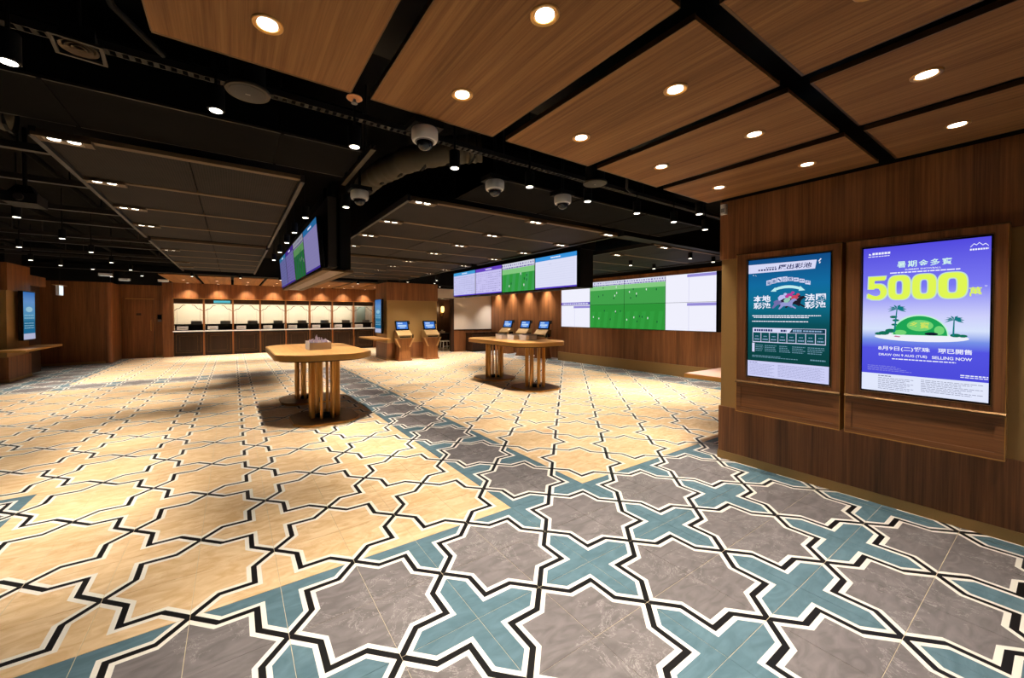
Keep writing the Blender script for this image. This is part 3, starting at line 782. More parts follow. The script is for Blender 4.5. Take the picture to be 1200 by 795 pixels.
m = microtext(MB(), X(0.055), X(0.16), Z(1.128), 0.018, YS - 0.001, 0.012, 0.016); microtext(m, X(0.03), X(0.16), Z(1.111), 0.006, YS - 0.001, 0.01, 0.02)
m.build('title_mark', W_, scr)
m = MB().poly([(X(0.032), Z(1.128)), (X(0.05), Z(1.128)), (X(0.046), Z(1.134)), (X(0.038), Z(1.142)), (X(0.034), Z(1.14))], YS - 0.001)
m.build('emblem', W_, scr)
m = MB()
for (a, b), (c, d) in zip([(0.572, 1.118), (0.588, 1.14), (0.600, 1.13), (0.612, 1.146), (0.628, 1.126), (0.640, 1.136)], [(0.588, 1.14), (0.600, 1.13), (0.612, 1.146), (0.628, 1.126), (0.640, 1.136), (0.654, 1.118)]):
    m.poly([(X(a), Z(b)), (X(c), Z(d)), (X(c), Z(d) + 0.006), (X(a), Z(b) + 0.006)], YS - 0.001)
microtext(m, X(0.57), X(0.655), Z(1.096), 0.012, YS - 0.001, 0.008, 0.014, 0.003)
m.build('emblem', W_, scr)
def ell(cx_, cz, rx, rz_, n=28, a0=0.0, a1=2 * PI):
    return [(cx_ + rx * math.cos(a0 + (a1 - a0) * k / n), cz + rz_ * math.sin(a0 + (a1 - a0) * k / n)) for k in range(n + (0 if a1 - a0 > 6.2 else 1))]
MB().poly(ell(X(0.325), Z(0.452), 0.25, 0.034), YS - 0.0006).build('sand_bank', SAND, scr)
MB().poly(ell(X(0.325), Z(0.468), 0.152, 0.162, 28, 0, PI), YS - 0.001).build('island_outline', glow('foam', (196, 244, 216), 1.0), scr)
dome = MB().poly(ell(X(0.327), Z(0.47), 0.143, 0.150, 28, 0, PI), YS - 0.0014).build('island', GREEN, scr)
MB().poly(ell(X(0.225), Z(0.488), 0.034, 0.02, 16), YS - 0.0018).poly(ell(X(0.43), Z(0.51), 0.026, 0.034, 16), YS - 0.0018).poly(ell(X(0.33), Z(0.545), 0.07, 0.044, 20), YS - 0.0018).build('island_shade', GRL, dome if False else scr)
for k, ch in enumerate('多寶'):
    lettering(scr, ch, X(0.275 + k * 0.055), X(0.325 + k * 0.055), Z(0.522), Z(0.572), YS - 0.0022, glow('gold_ink', (206, 226, 96), 1.0), bold=0.02)
MB().poly(ell(X(0.39), Z(0.482), 0.035, 0.012, 14), YS - 0.002).build('island_cave', BLK, scr)
def palm(ax, az, h, r, lean):
    m = MB().poly([(X(ax) - 0.004, Z(az)), (X(ax) + 0.006, Z(az)), (X(ax + lean) + 0.003, Z(az + h)), (X(ax + lean) - 0.003, Z(az + h))], YS - 0.0024)
    cx_, cz = X(ax + lean), Z(az + h)
    for a in (0.1, 0.6, 1.2, 1.9, 2.5, 3.0, 3.5, 5.9):
        dx, dz = math.cos(a) * r, math.sin(a) * r * 0.8
        nx, nz = -math.sin(a) * r * 0.13, math.cos(a) * r * 0.13
        m.poly([(cx_, cz), (cx_ + dx * 0.5 + nx, cz + dz * 0.5 + nz + 0.004), (cx_ + dx, cz + dz - 0.006), (cx_ + dx * 0.5 - nx, cz + dz * 0.5 - nz)], YS - 0.0024)
    m.build('palm', GRD, scr)
palm(0.19, 0.49, 0.185, 0.055, 0.014); palm(0.498, 0.47, 0.12, 0.05, 0.004)
m = MB()
for (a, b, rr) in ((0.185, 0.612, 0.02), (0.198, 0.585, 0.018), (0.17, 0.5, 0.03), (0.13, 0.48, 0.03), (0.10, 0.474, 0.022), (0.19, 0.55, 0.016), (0.51, 0.475, 0.025), (0.545, 0.472, 0.02)): m.poly(ell(X(a), Z(b), rr * 1.1, rr * 0.55, 10), YS - 0.0012)
m.build('foliage', DKG, scr)
MB().poly([(X(0.188), Z(0.452)), (X(0.22), Z(0.448)), (X(0.226), Z(0.456)), (X(0.196), Z(0.461))], YS - 0.001).build('beach_towel', glow('towel_pink', (206, 120, 160), 0.9), scr)
lettering(scr, '8月9日(二)攪珠', X(0.098), X(0.385), Z(0.334), Z(0.374), YS - 0.001, W_, bold=0.02)
lettering(scr, '現已開售', X(0.425), X(0.589), Z(0.336), Z(0.374), YS - 0.001, W_, bold=0.02)
lettering(scr, 'DRAW ON 9 AUG (TUE)', X(0.102), X(0.37), Z(0.288), Z(0.313), YS - 0.001, W_, bold=0.02)
lettering(scr, 'SELLING NOW', X(0.395), X(0.589), Z(0.290), Z(0.313), YS - 0.001, W_, bold=0.02)
microtext(MB(), X(0.179), X(0.514), Z(0.268), 0.008, YS - 0.001, 0.01, 0.03).build('fine_print', W_, scr)
m = MB(); pale = glow('pale_violet', (150, 150, 240), 0.9)
for k in range(4): microtext(m, X(0.035), X(0.2 + 0.03 * k), Z(0.205 - 0.012 * k), 0.004, YS - 0.001, 0.01, 0.03)
m.build('fine_print', pale, scr)
m = microtext(MB(), X(0.536), X(0.663), Z(0.178), 0.008, YS - 0.001, 0.012, 0.02); microtext(m, X(0.536), X(0.663), Z(0.165), 0.006, YS - 0.001, 0.012, 0.02); m.build('fine_print', W_, scr)
MB().rect(X(0.0), X(0.665), Z(0.0), Z(0.143), YS - 0.0006).build('terms_strip', glow('strip_white', (226, 232, 252), 1.0), scr)
m = MB()
microtext(m, X(0.10), X(0.175), Z(0.123), 0.007, YS - 0.0012, 0.012, 0.02)
for k in range(8):
    microtext(m, X(0.10), X(0.30 - 0.02 * (k % 3)), Z(0.108 - 0.0125 * k), 0.0035, YS - 0.0012, 0.01, 0.03)
    microtext(m, X(0.34), X(0.64 - 0.05 * (k % 3)), Z(0.118 - 0.0125 * k), 0.0035, YS - 0.0012, 0.01, 0.03)
m.build('fine_print', glow('strip_ink', (120, 124, 160), 0.9), scr)

# --- left poster: commingled pools
t = board(1.553, 'lit teal-blue poster with racing horses and tables of print, left of two')
XL, ZL = -0.318, 0.385
scr = B('screen', gradient_glow('poster_teal', [(0.0, (14, 62, 58)), (0.2, (12, 66, 66)), (0.45, (12, 78, 88)), (0.62, (16, 110, 140)), (0.78, (18, 106, 158)), (1.0, (18, 74, 132))]), t, (XL, XL + 0.66, YS, -0.1, ZL, ZL + 1.19))
DX = -0.012
X = lambda a: XL + a + DX
Z = lambda b: ZL + b - 0.008
LILAC = glow('lilac_white', (214, 216, 246), 1.0); INK = glow('navy_ink', (36, 46, 110), 0.8)
MB().poly([(X(0.012), Z(1.063)), (X(0.563), Z(1.065)), (X(0.575), Z(1.146)), (X(0.012), Z(1.152))], YS - 0.0006).build('banner', LILAC, scr)
lettering(scr, '匯出彩池', X(0.275), X(0.539), Z(1.08), Z(1.128), YS - 0.0012, INK, bold=0.02, italic=0.15)
microtext(MB(), X(0.102), X(0.262), Z(1.082), 0.016, YS - 0.0012, 0.014, 0.018, 0.008).build('fine_print', INK, scr)
microtext(MB(), X(0.17), X(0.262), Z(1.105), 0.01, YS - 0.0012, 0.01, 0.014, 0.008).build('fine_print', INK, scr)
m = MB()
for (a, b, c, d) in ((0.585, 1.13, 0.61, 1.15), (0.59, 1.112, 0.604, 1.122), (0.05, 1.05, 0.065, 1.036), (0.07, 1.046, 0.09, 1.03)):
    m.poly([(X(a), Z(b)), (X(a) + 0.008, Z(b) - 0.004), (X(c), Z(d)), (X(c) - 0.008, Z(d) + 0.004)], YS - 0.001)
m.build('spark_mark', W_, scr)
# arched heading boxes
for k in range(8):
    a = 0.175 + k * 0.045; u = (a + 0.02 - 0.34) / 0.18; zc = 0.985 - 0.045 * u * u; sz = 0.024 if k < 4 else 0.018
    m = MB().poly([(X(a), Z(zc - sz)), (X(a + 0.04), Z(zc - sz - u * 0.01)), (X(a + 0.04), Z(zc + sz - u * 0.01)), (X(a), Z(zc + sz))], YS - 0.0006)
    m.build('heading_box', LILAC, scr)
    if k > 4:
        microtext(MB(), X(a + 0.006), X(a + 0.034), Z(zc - 0.008), 0.014, YS - 0.0012, 0.006, 0.01).build('fine_print', glow('teal_ink', (24, 90, 150), 0.9), scr)
        continue
    lettering(scr, '獨贏、位置'[k], X(a + 0.005), X(a + 0.035), Z(zc - sz * 0.7), Z(zc + sz * 0.7), YS - 0.0012, glow('teal_ink', (24, 90, 150), 0.9), bold=0.01)
n = 16; top = []; bot = []
for k in range(n + 1):
    a = 0.235 + (0.462 - 0.235) * k / n; u = (a - 0.35) / 0.115
    top.append((X(a), Z(0.924 - 0.03 * u * u))); bot.append((X(a), Z(0.897 - 0.027 * u * u)))
m = MB().poly(bot + top[::-1], YS - 0.0008)
m.poly([(X(0.212), Z(0.870)), (X(0.26), Z(0.868)), (X(0.25), Z(0.91))], YS - 0.0008).poly([(X(0.44), Z(0.866)), (X(0.49), Z(0.869)), (X(0.452), Z(0.912))], YS - 0.0008)
m.build('curved_arrow', glow('arrow_mint', (190, 238, 240), 1.0), scr)
for s1, s2, a0, a1 in (('本地', '彩池', 0.06, 0.212), ('法國', '彩池', 0.487, 0.644)):
    lettering(scr, s1, X(a0), X(a1), Z(0.768), Z(0.834), YS - 0.001, W_, bold=0.03)
    lettering(scr, s2, X(a0), X(a1), Z(0.697), Z(0.763), YS - 0.001, W_, bold=0.03)
def horse(ax, az, s, coat, silk, nm):
    body = [(-0.5, 0.1), (-0.3, 0.24), (0.15, 0.22), (0.42, 0.5), (0.62, 0.55), (0.78, 0.38), (0.62, 0.34), (0.48, 0.2), (0.42, -0.05), (0.72, -0.28), (0.66, -0.36), (0.3, -0.12), (-0.2, -0.1), (-0.5, -0.4), (-0.6, -0.36), (-0.42, -0.02)]
    h = MB().poly([(X(ax + p * s), Z(az + q * s)) for p, q in body], YS - nm).build('horse_print', coat, scr)
    MB().poly([(X(ax + p * s), Z(az + q * s)) for p, q in ((-0.15, 0.2), (0.1, 0.2), (0.3, 0.42), (0.2, 0.62), (-0.05, 0.6), (-0.2, 0.42))], YS - nm - 0.0003).poly(ell(X(ax + 0.27 * s), Z(az + 0.66 * s), 0.11 * s, 0.1 * s, 10), YS - nm - 0.0003).build('rider_print', silk, scr)
horse(0.30, 0.752, 0.13, glow('grey_coat', (120, 116, 176), 0.9), glow('silk_lilac', (190, 190, 240), 1), 0.001)
horse(0.36, 0.765, 0.13, glow('bay_coat', (52, 40, 66), 0.7), glow('silk_magenta', (186, 60, 150), 1), 0.0018)
horse(0.405, 0.752, 0.12, glow('dark_coat', (40, 34, 48), 0.7), glow('silk_red', (200, 70, 90), 1), 0.0026)
horse(0.345, 0.735, 0.11, glow('pale_coat', (156, 160, 220), 0.9), glow('silk_green', (150, 200, 180), 1), 0.0034)
m = MB()
microtext(m, X(0.05), X(0.61), Z(0.625), 0.009, YS - 0.001, 0.01, 0.03); microtext(m, X(0.065), X(0.52), Z(0.608), 0.009, YS - 0.001, 0.01, 0.03); microtext(m, X(0.05), X(0.516), Z(0.568), 0.009, YS - 0.001, 0.01, 0.03)
m.build('fine_print', W_, scr)
m = MB().rect(X(0.055), X(0.648), Z(0.46), Z(0.507), YS - 0.0006)
m.rect(X(0.055), X(0.648), Z(0.360), Z(0.368), YS - 0.0006)
for k in range(9): m.rect(X(0.055 + k * 0.0735), X(0.060 + k * 0.0735), Z(0.368), Z(0.46), YS - 0.0006)
m.build('timetable_grid', LILAC, scr)
MB().poly([(X(0.37), Z(0.464)), (X(0.643), Z(0.464)), (X(0.643), Z(0.503)), (X(0.395), Z(0.503))], YS - 0.001).build('timetable_tab', glow('tab_teal', (14, 58, 78), 0.9), scr)
m = microtext(MB(), X(0.07), X(0.23), Z(0.472), 0.022, YS - 0.0012, 0.012, 0.018, 0.005); microtext(m, X(0.30), X(0.35), Z(0.472), 0.02, YS - 0.0012, 0.014, 0.02); m.build('fine_print', INK, scr)
m = microtext(MB(), X(0.40), X(0.47), Z(0.474), 0.022, YS - 0.0014, 0.01, 0.014, 0.004); microtext(m, X(0.48), X(0.62), Z(0.478), 0.013, YS - 0.0014, 0.012, 0.02, 0.004)
for k in range(8):
    microtext(m, X(0.072 + k * 0.0735), X(0.118 + k * 0.0735), Z(0.385), 0.012, YS - 0.0012, 0.006, 0.012, 0.003); microtext(m, X(0.08 + k * 0.0735), X(0.11 + k * 0.0735), Z(0.418), 0.007, YS - 0.0012, 0.006, 0.012, 0.003)
m.build('fine_print', glow('table_blue', (150, 184, 220), 0.9), scr)
m = MB().rect(X(0.052), X(0.074), Z(0.26), Z(0.352), YS - 0.0006).build('row_tab', LILAC, scr)
m = MB()
for (a0, a1, z0, z1) in ((0.085, 0.155, 0.262, 0.345), (0.165, 0.275, 0.262, 0.345), (0.29, 0.385, 0.262, 0.345), (0.395, 0.505, 0.262, 0.345), (0.515, 0.645, 0.262, 0.345)):
    for zz in (0.326, 0.308, 0.29, 0.272): microtext(m, X(a0), X(a1 - random.uniform(0, 0.03)), Z(zz), 0.007, YS - 0.001, 0.008, 0.02)
microtext(m, X(0.053), X(0.30), Z(0.22), 0.006, YS - 0.001, 0.01, 0.03); microtext(m, X(0.053), X(0.44), Z(0.207), 0.006, YS - 0.001, 0.01, 0.03); microtext(m, X(0.536), X(0.647), Z(0.21), 0.012, YS - 0.001, 0.01, 0.016)
m.build('fine_print', glow('row_blue', (122, 168, 190), 0.8), scr)
MB().rect(X(0.012), X(0.672), Z(0.008), Z(0.168), YS - 0.0006).build('terms_strip', glow('strip_lilac', (206, 208, 246), 1.0), scr)
m = microtext(MB(), X(0.03), X(0.10), Z(0.148), 0.007, YS - 0.0012)
for k in range(10):
    microtext(m, X(0.03), X(0.25 - 0.02 * (k % 3)), Z(0.134 - 0.012 * k), 0.003, YS - 0.0012); microtext(m, X(0.28), X(0.64 - 0.03 * (k % 2)), Z(0.14 - 0.012 * k), 0.003, YS - 0.0012)
m.build('fine_print', glow('strip_ink2', (132, 136, 190), 0.9), scr)

# ================================================================== TELEVISIONS
def tv(parent_loc, rz, w, h, kind, label, group, tilt=0.0, bezel=0.012, k=1.0, name='television'):
    t = thing(name, label, 'television', parent_loc, rz, group)
    t.rotation_euler = (tilt, 0, rz)
    B('case', M_BLKGLOSS, t, (-w / 2, w / 2, 0.006, 0.06, 0, h))
    B('bezel', M_BLKGLOSS, t, (-w / 2, w / 2, 0, 0.006, 0, bezel), (-w / 2, w / 2, 0, 0.006, h - bezel, h), (-w / 2, -w / 2 + bezel, 0, 0.006, bezel, h - bezel), (w / 2 - bezel, w / 2, 0, 0.006, bezel, h - bezel))
    x0, x1, z0, z1 = -w / 2 + bezel, w / 2 - bezel, bezel, h - bezel
    y = 0.003
    bgc = {'cyan': (206, 206, 246), 'violet': (206, 200, 246), 'white': (226, 228, 252), 'pitch': (64, 158, 84), 'plain': (240, 240, 253), 'split': (240, 240, 253), 'pitch_top': (66, 160, 74), 'pitch_low': (46, 148, 56)}[kind]
    if k < 0.5: bgc = {'cyan': (150, 150, 226), 'violet': (160, 148, 230), 'white': (190, 180, 252), 'pitch': (70, 130, 110)}[kind]
    s = B('screen', glow('tv_' + kind + ('_dim' if k < 0.5 else ''), bgc, k), t, (x0, x1, y, 0.006, z0, z1))
    W, Hh = x1 - x0, z1 - z0
    if kind in ('cyan', 'violet', 'white'):
        hc = {'cyan': (70, 160, 220), 'violet': (104, 66, 196), 'white': (58, 150, 226)}[kind]
        MB().rect(x0, x1, z1 - Hh * 0.13, z1, y - 0.001).build('header_bar', glow('hdr_' + kind, hc, k), s)
        MB().rect(x0, x1, z0, z0 + Hh * 0.045, y - 0.001).build('footer_bar', glow('ftr_violet', (92, 66, 200), k), s)
        m = MB()
        if kind != 'white':
            for r in range(9):
                for c in range(12):
                    if random.random() < 0.85: m.rect(x0 + W * (0.03 + c * 0.08), x0 + W * (0.03 + c * 0.08 + random.uniform(0.02, 0.05)), z0 + Hh * (0.1 + r * 0.083), z0 + Hh * (0.125 + r * 0.083), y - 0.001)
        else:
            for r in range(10): m.rect(x0 + W * 0.06, x0 + W * 0.94, z0 + Hh * (0.12 + r * 0.07), z0 + Hh * (0.124 + r * 0.07), y - 0.001)
            m.rect(x0 + W * 0.35, x0 + W * 0.42, z0 + Hh * 0.74, z0 + Hh * 0.76, y - 0.001)
        m.build('screen_print', glow('tv_ink' if kind != 'white' else 'tv_ink_pale', (128, 124, 190) if kind != 'white' else (202, 206, 236), k), s)
        m = microtext(MB(), x0 + W * 0.4, x0 + W * 0.64, z1 - Hh * 0.085, Hh * 0.04, y - 0.002, 0.02, 0.04, 0.008); m.build('header_print', W_, s)
    elif kind in ('pitch', 'pitch_top', 'pitch_low'):
        m = MB(); lg = glow('pitch_light', (96, 184, 104), k)
        for c in range(5): m.poly([(x0 + W * (0.2 * c), z0), (x0 + W * (0.2 * c + 0.1), z0), (x0 + W * min(1, 0.2 * c + 0.16), z0 + Hh * 0.7), (x0 + W * (0.2 * c + 0.06), z0 + Hh * 0.7)], y - 0.0008)
        if kind != 'pitch_top': m.build('mown_stripes', glow('pitch_mid', (50, 156, 62), k), s)
        if kind != 'pitch_low':
            MB().rect(x0, x1, z0 + Hh * 0.62, z1, y - 0.001).build('far_grass', glow('far_grass', (132, 202, 128), k), s)
            MB().rect(x0, x1, z0 + Hh * 0.80, z1, y - 0.0014).build('stand_strip', glow('stand_strip', (214, 216, 232), k), s)
            m = microtext(MB(), x0, x1, z0 + Hh * 0.81, Hh * 0.04, y - 0.002, 0.02, 0.08, 0.02); microtext(m, x0, x1, z0 + Hh * 0.9, Hh * 0.05, y - 0.002, 0.01, 0.05, 0.05); m.build('crowd_print', glow('crowd', (104, 86, 170), k), s)
        m = MB(); m2 = MB()
        for q in range(7):
            px_, pz = x0 + W * random.uniform(0.06, 0.94), z0 + Hh * random.uniform(0.12, 0.72)
            (m if q % 2 else m2).poly([(px_ - 0.012, pz), (px_ + 0.01, pz), (px_ + 0.014, pz + 0.045), (px_, pz + 0.06), (px_ - 0.014, pz + 0.045)], y - 0.002)
        m.build('player_print', glow('kit_white', (226, 236, 230), k), s); m2.build('player_print', glow('kit_dark', (20, 60, 50), k), s)
    elif kind == 'split':
        MB().rect(x0, x1, z0 + Hh * 0.02, z0 + Hh * 0.14, y - 0.001).build('score_bar', glow('score_violet', (96, 70, 190), k), s)
        microtext(MB(), x0 + W * 0.05, x1 - W * 0.05, z0 + Hh * 0.05, Hh * 0.05, y - 0.002, 0.03, 0.08, 0.02).build('score_print', W_, s)
    elif kind == 'plain':
        MB().rect(x0 + W * 0.45, x1, z1 - Hh * 0.12, z1 - Hh * 0.02, y - 0.001).build('score_bar', glow('score_pale', (150, 140, 214), k), s)
        m = MB().rect(x0 + W * 0.48, x0 + W * 0.49, z0, z1 - Hh * 0.14, y - 0.001)
        m.build('column_rule', glow('rule', (214, 214, 240), k), s)
    return t
kinds = ['cyan', 'violet', 'pitch', 'white']
desc = ['cyan headed table', 'violet headed table', 'green football pitch', 'white page with blue header']
# left hanging bank: housing with screens on its left face
hx = 0.98; yn, n_tv, w_tv, h_tv = 5.56, 4, 1.215, 0.69
yf = yn + n_tv * w_tv
t = thing('display_housing', 'black ceiling-hung housing with brown ledges behind the left screens', 'housing', (1.2, (yn + yf) / 2, 2.2))
hl = (yf - yn) / 2
B('left_casing', M_DARK, t, (-0.13, -0.02, -hl - 0.02, hl + 0.02, 0.05, 1.0))
B('right_casing', M_BLACK, t, (0.06, 0.2, -hl + 0.12, hl, 0.05, 1.0))
B('core', M_BLACK, t, (-0.02, 0.06, -hl + 0.25, hl - 0.1, 0.1, 1.3))
B('left_ledge', M_TRIM, t, (-0.2, -0.1, -hl - 0.03, hl + 0.03, 0.0, 0.03)); B('right_ledge', M_TRIM, t, (0.12, 0.22, -hl + 0.05, hl + 0.03, 0.0, 0.03))
B('soffit', M_BRASSD, t, (-0.1, 0.12, -hl + 0.1, hl, 0.01, 0.03))
for s in (-0.7, 0.0, 0.7): B('hanger', M_BLACK, t, (-0.06, 0.1, s * hl - 0.08, s * hl + 0.08, 0.9, SLAB - 2.2))
for k in range(4):
    tv((hx, yf - (k + 0.5) * w_tv, 2.235), -PI / 2, w_tv, h_tv, kinds[k], 'hanging screen with a %s, left bank of four' % desc[k], 'left bank of hanging screens', tilt=math.radians(4.5), k=0.42)
# right hanging bank
hx = 5.5; yn, w_tv, h_tv = 5.26, 1.245, 0.70
yf = yn + 4 * w_tv
t = thing('display_housing', 'black ceiling-hung housing behind the right bank of screens', 'housing', (5.72, (yn + yf) / 2, 2.14))
hl = (yf - yn) / 2
B('casing', M_BLACK, t, (-0.155, 0.2, -hl - 0.02, hl + 0.02, 0.0, 0.76)); B('hood', M_BLACK, t, (-0.155, 0.22, -hl - 0.05, hl + 0.03, 0.74, 0.9))
for s in (-0.7, 0.0, 0.7): B('hanger', M_BLACK, t, (-0.08, 0.1, s * hl - 0.08, s * hl + 0.08, 0.9, SLAB - 2.14))
for k in range(4):
    tv((hx, yf - (k + 0.5) * w_tv, 2.15), -PI / 2, w_tv, h_tv, kinds[k], 'hanging screen with a %s, right bank of four' % desc[k], 'right bank of hanging screens', k=0.95)
# video wall: columns from the far end towards the viewer, two rows
cw, ch = 1.325, 0.735
cols = [('split', 'plain', 'leftmost'), ('pitch_top', 'pitch_low', 'second'), ('pitch_top', 'pitch_low', 'third'), ('plain', 'plain', 'fourth')]
for c, (ku, kl, nm) in enumerate(cols):
    yc = 10.07 - (c + 0.5) * cw
    for r, kd in ((1, ku), (0, kl)):
        tv((9.74, yc, 1.2 + r * ch), -PI / 2, cw, ch, kd, 'video wall panel, %s column, %s row' % (nm, 'upper' if r else 'lower'), 'video wall panels', bezel=0.004, k=1.0, name='video_wall_panel')

# portrait displays on pillars
def portrait(loc, rz, label):
    t = thing('portrait_display', label, 'display', loc, rz, 'portrait poster displays')
    B('case', M_BLKGLOSS, t, (-0.36, 0.36, 0.006, 0.085, 0, 1.24)); B('bezel', M_BLKGLOSS, t, (-0.36, 0.36, 0, 0.006, 0, 0.02), (-0.36, 0.36, 0, 0.006, 1.22, 1.24), (-0.36, -0.34, 0, 0.006, 0.02, 1.22), (0.34, 0.36, 0, 0.006, 0.02, 1.22))
    s = B('screen', gradient_glow('portrait_' + label[:4], [(0.0, (40, 120, 170)), (0.35, (30, 110, 150)), (0.5, (90, 160, 200)), (0.8, (110, 160, 220)), (1.0, (60, 120, 200))], 0.75), t, (-0.34, 0.34, 0.003, 0.006, 0.02, 1.22))
    MB().rect(-0.34, 0.34, 0.02, 0.17, 0.002).build('terms_strip', glow('p_strip', (190, 196, 226), 0.8), s)
    m = MB()
    for z in (0.3, 0.36, 0.42, 0.55, 0.62): microtext(m, -0.28, 0.28, z, 0.02, 0.002, 0.03, 0.08, 0.02)
    m.poly(ell(0.0, 0.78, 0.2, 0.07, 14), 0.002)
    m.build('screen_print', glow('p_print', (160, 206, 226), 0.8), s)
portrait((-4.33, 14.72, 0.97), PI / 2, 'blue portrait screen on the dark pillar at far left')
portrait((4.42, 14.05, 0.95), -PI / 2, 'blue portrait screen on the side of the middle column')

# ================================================================== TABLES
def rrect(hx_, hy_, c, n=5):
    pts = []
    for sx, sy, a0 in ((1, 1, 0), (-1, 1, PI / 2), (-1, -1, PI), (1, -1, 3 * PI / 2)):
        for k in range(n + 1):
            a = a0 + PI / 2 * k / n
            # corner between a chamfer and a circle
            q = 0.55
            ex, ey = math.cos(a), math.sin(a)
            ll = abs(ex) + abs(ey)
            ex, ey = ex * (1 - q) + ex / ll * q, ey * (1 - q) + ey / ll * q
            pts.append((sx * (hx_ - c) + c * ex, sy * (hy_ - c) + c * ey))
    return pts
def table(cx_, cy_, label):
    t = thing('standing_table', label, 'table', (cx_, cy_, 0), group='standing writing tables')
    hx_, hy_ = 0.69, 1.3
    MB().prism(rrect(hx_ - 0.012, hy_ - 0.012, 0.36), 1.015, 1.03).build('table_top', M_WOODT, t)
    MB().prism(rrect(hx_, hy_, 0.37), 0.945, 1.022).build('brass_edge', M_EDGE, t, smooth=True)
    MB().prism(rrect(hx_ - 0.06, hy_ - 0.06, 0.34), 0.925, 0.946).build('underside', M_WOODD, t)
    for s in (-1, 1):
        yb = s * 0.80
        p = MB().prism([(x, y + yb) for x, y in rrect(0.47, 0.47, 0.22)], 0.0, 0.028).build('base_plate', M_BRASS, t)
        MB().prism([(x, y + yb) for x, y in rrect(0.462, 0.462, 0.215)], 0.028, 0.036).build('base_cover', M_BRASSD, p)
        MB().lathe([(0.13, 0.036), (0.12, 0.07), (0.03, 0.09)], 20, 0, yb).build('foot_hub', M_BLACK, p, smooth=True)
        for k in range(8):
            a = 2 * PI * (k + 0.5) / 8
            x, y = 0.2 * math.cos(a), yb + 0.2 * math.sin(a)
            ca, sa = math.cos(a), math.sin(a)
            def R(u, v): return (x + u * ca - v * sa, y + u * sa + v * ca)
            MB().prism([R(-0.028, -0.017), R(0.028, -0.017), R(0.028, 0.017), R(-0.028, 0.017)], 0.036, 0.926).build('leg', M_BRASS, t)
    return t
table(1.18, 7.24, 'long brass-edged standing table with a peaked box of pencils, left of two')
table(5.56, 7.36, 'long brass-edged standing table with pale slip boxes, right of two')
def slip_box(x, y, z, rz, label, pencils=False, s=1.0):
    t = thing('slip_box', label, 'box', (x, y, z), rz, 'pale slip boxes on the tables')
    w, d, h = 0.15 * s, 0.11 * s, 0.10 * s
    MB().box(-w, w, -d, -d + 0.006, 0, h).box(-w, w, d - 0.006, d, 0, h * 1.25).hexa([(-w, -d, 0), (-w + 0.006, -d, 0), (-w + 0.006, d, 0), (-w, d, 0)], [(-w, -d, h), (-w + 0.006, -d, h), (-w + 0.006, d, h * 1.25), (-w, d, h * 1.25)]).hexa([(w - 0.006, -d, 0), (w, -d, 0), (w, d, 0), (w - 0.006, d, 0)], [(w - 0.006, -d, h), (w, -d, h), (w, d, h * 1.25), (w - 0.006, d, h * 1.25)]).box(-w, w, -d, d, 0, 0.006).build('tray', M_PAPER, t)
    B('divider', M_PAPER, t, (-0.004, 0.004, -d, d, 0.006, h)); B('slip_stack', mat('slip_paper', (240, 230, 226), 0.8), t, (-w + 0.01, -0.008, -d + 0.01, d - 0.01, 0.006, h * 0.9), (0.008, w - 0.01, -d + 0.01, d - 0.01, 0.006, h * 0.8))
    if pencils:
        m = MB()
        for k in range(46):
            px_, py_ = random.uniform(-w + 0.02, w - 0.02), random.uniform(-d + 0.02, d - 0.02)
            m.tube([(px_, py_, 0.01), (px_ + random.uniform(-0.03, 0.03), py_ + random.uniform(-0.03, 0.03), h + random.uniform(0.05, 0.11) * (1.2 - abs(px_) / w))], 0.007, 5)
        m.build('pencil_bunch', mat('lilac_pencils', (206, 188, 206), 0.6), t)['kind'] = 'stuff'
slip_box(1.2, 7.05, 1.03, 0.1, 'pale box bristling with small pencils on the left table', True, 1.15)
slip_box(5.45, 7.62, 1.03, 0.15, 'pale slip box at the far end of the row on the right table')
slip_box(5.55, 7.28, 1.03, 0.1, 'pale slip box in the middle of the row on the right table')
slip_box(5.68, 6.96, 1.03, 0.05, 'pale slip box at the near end of the row on the right table', s=1.1)

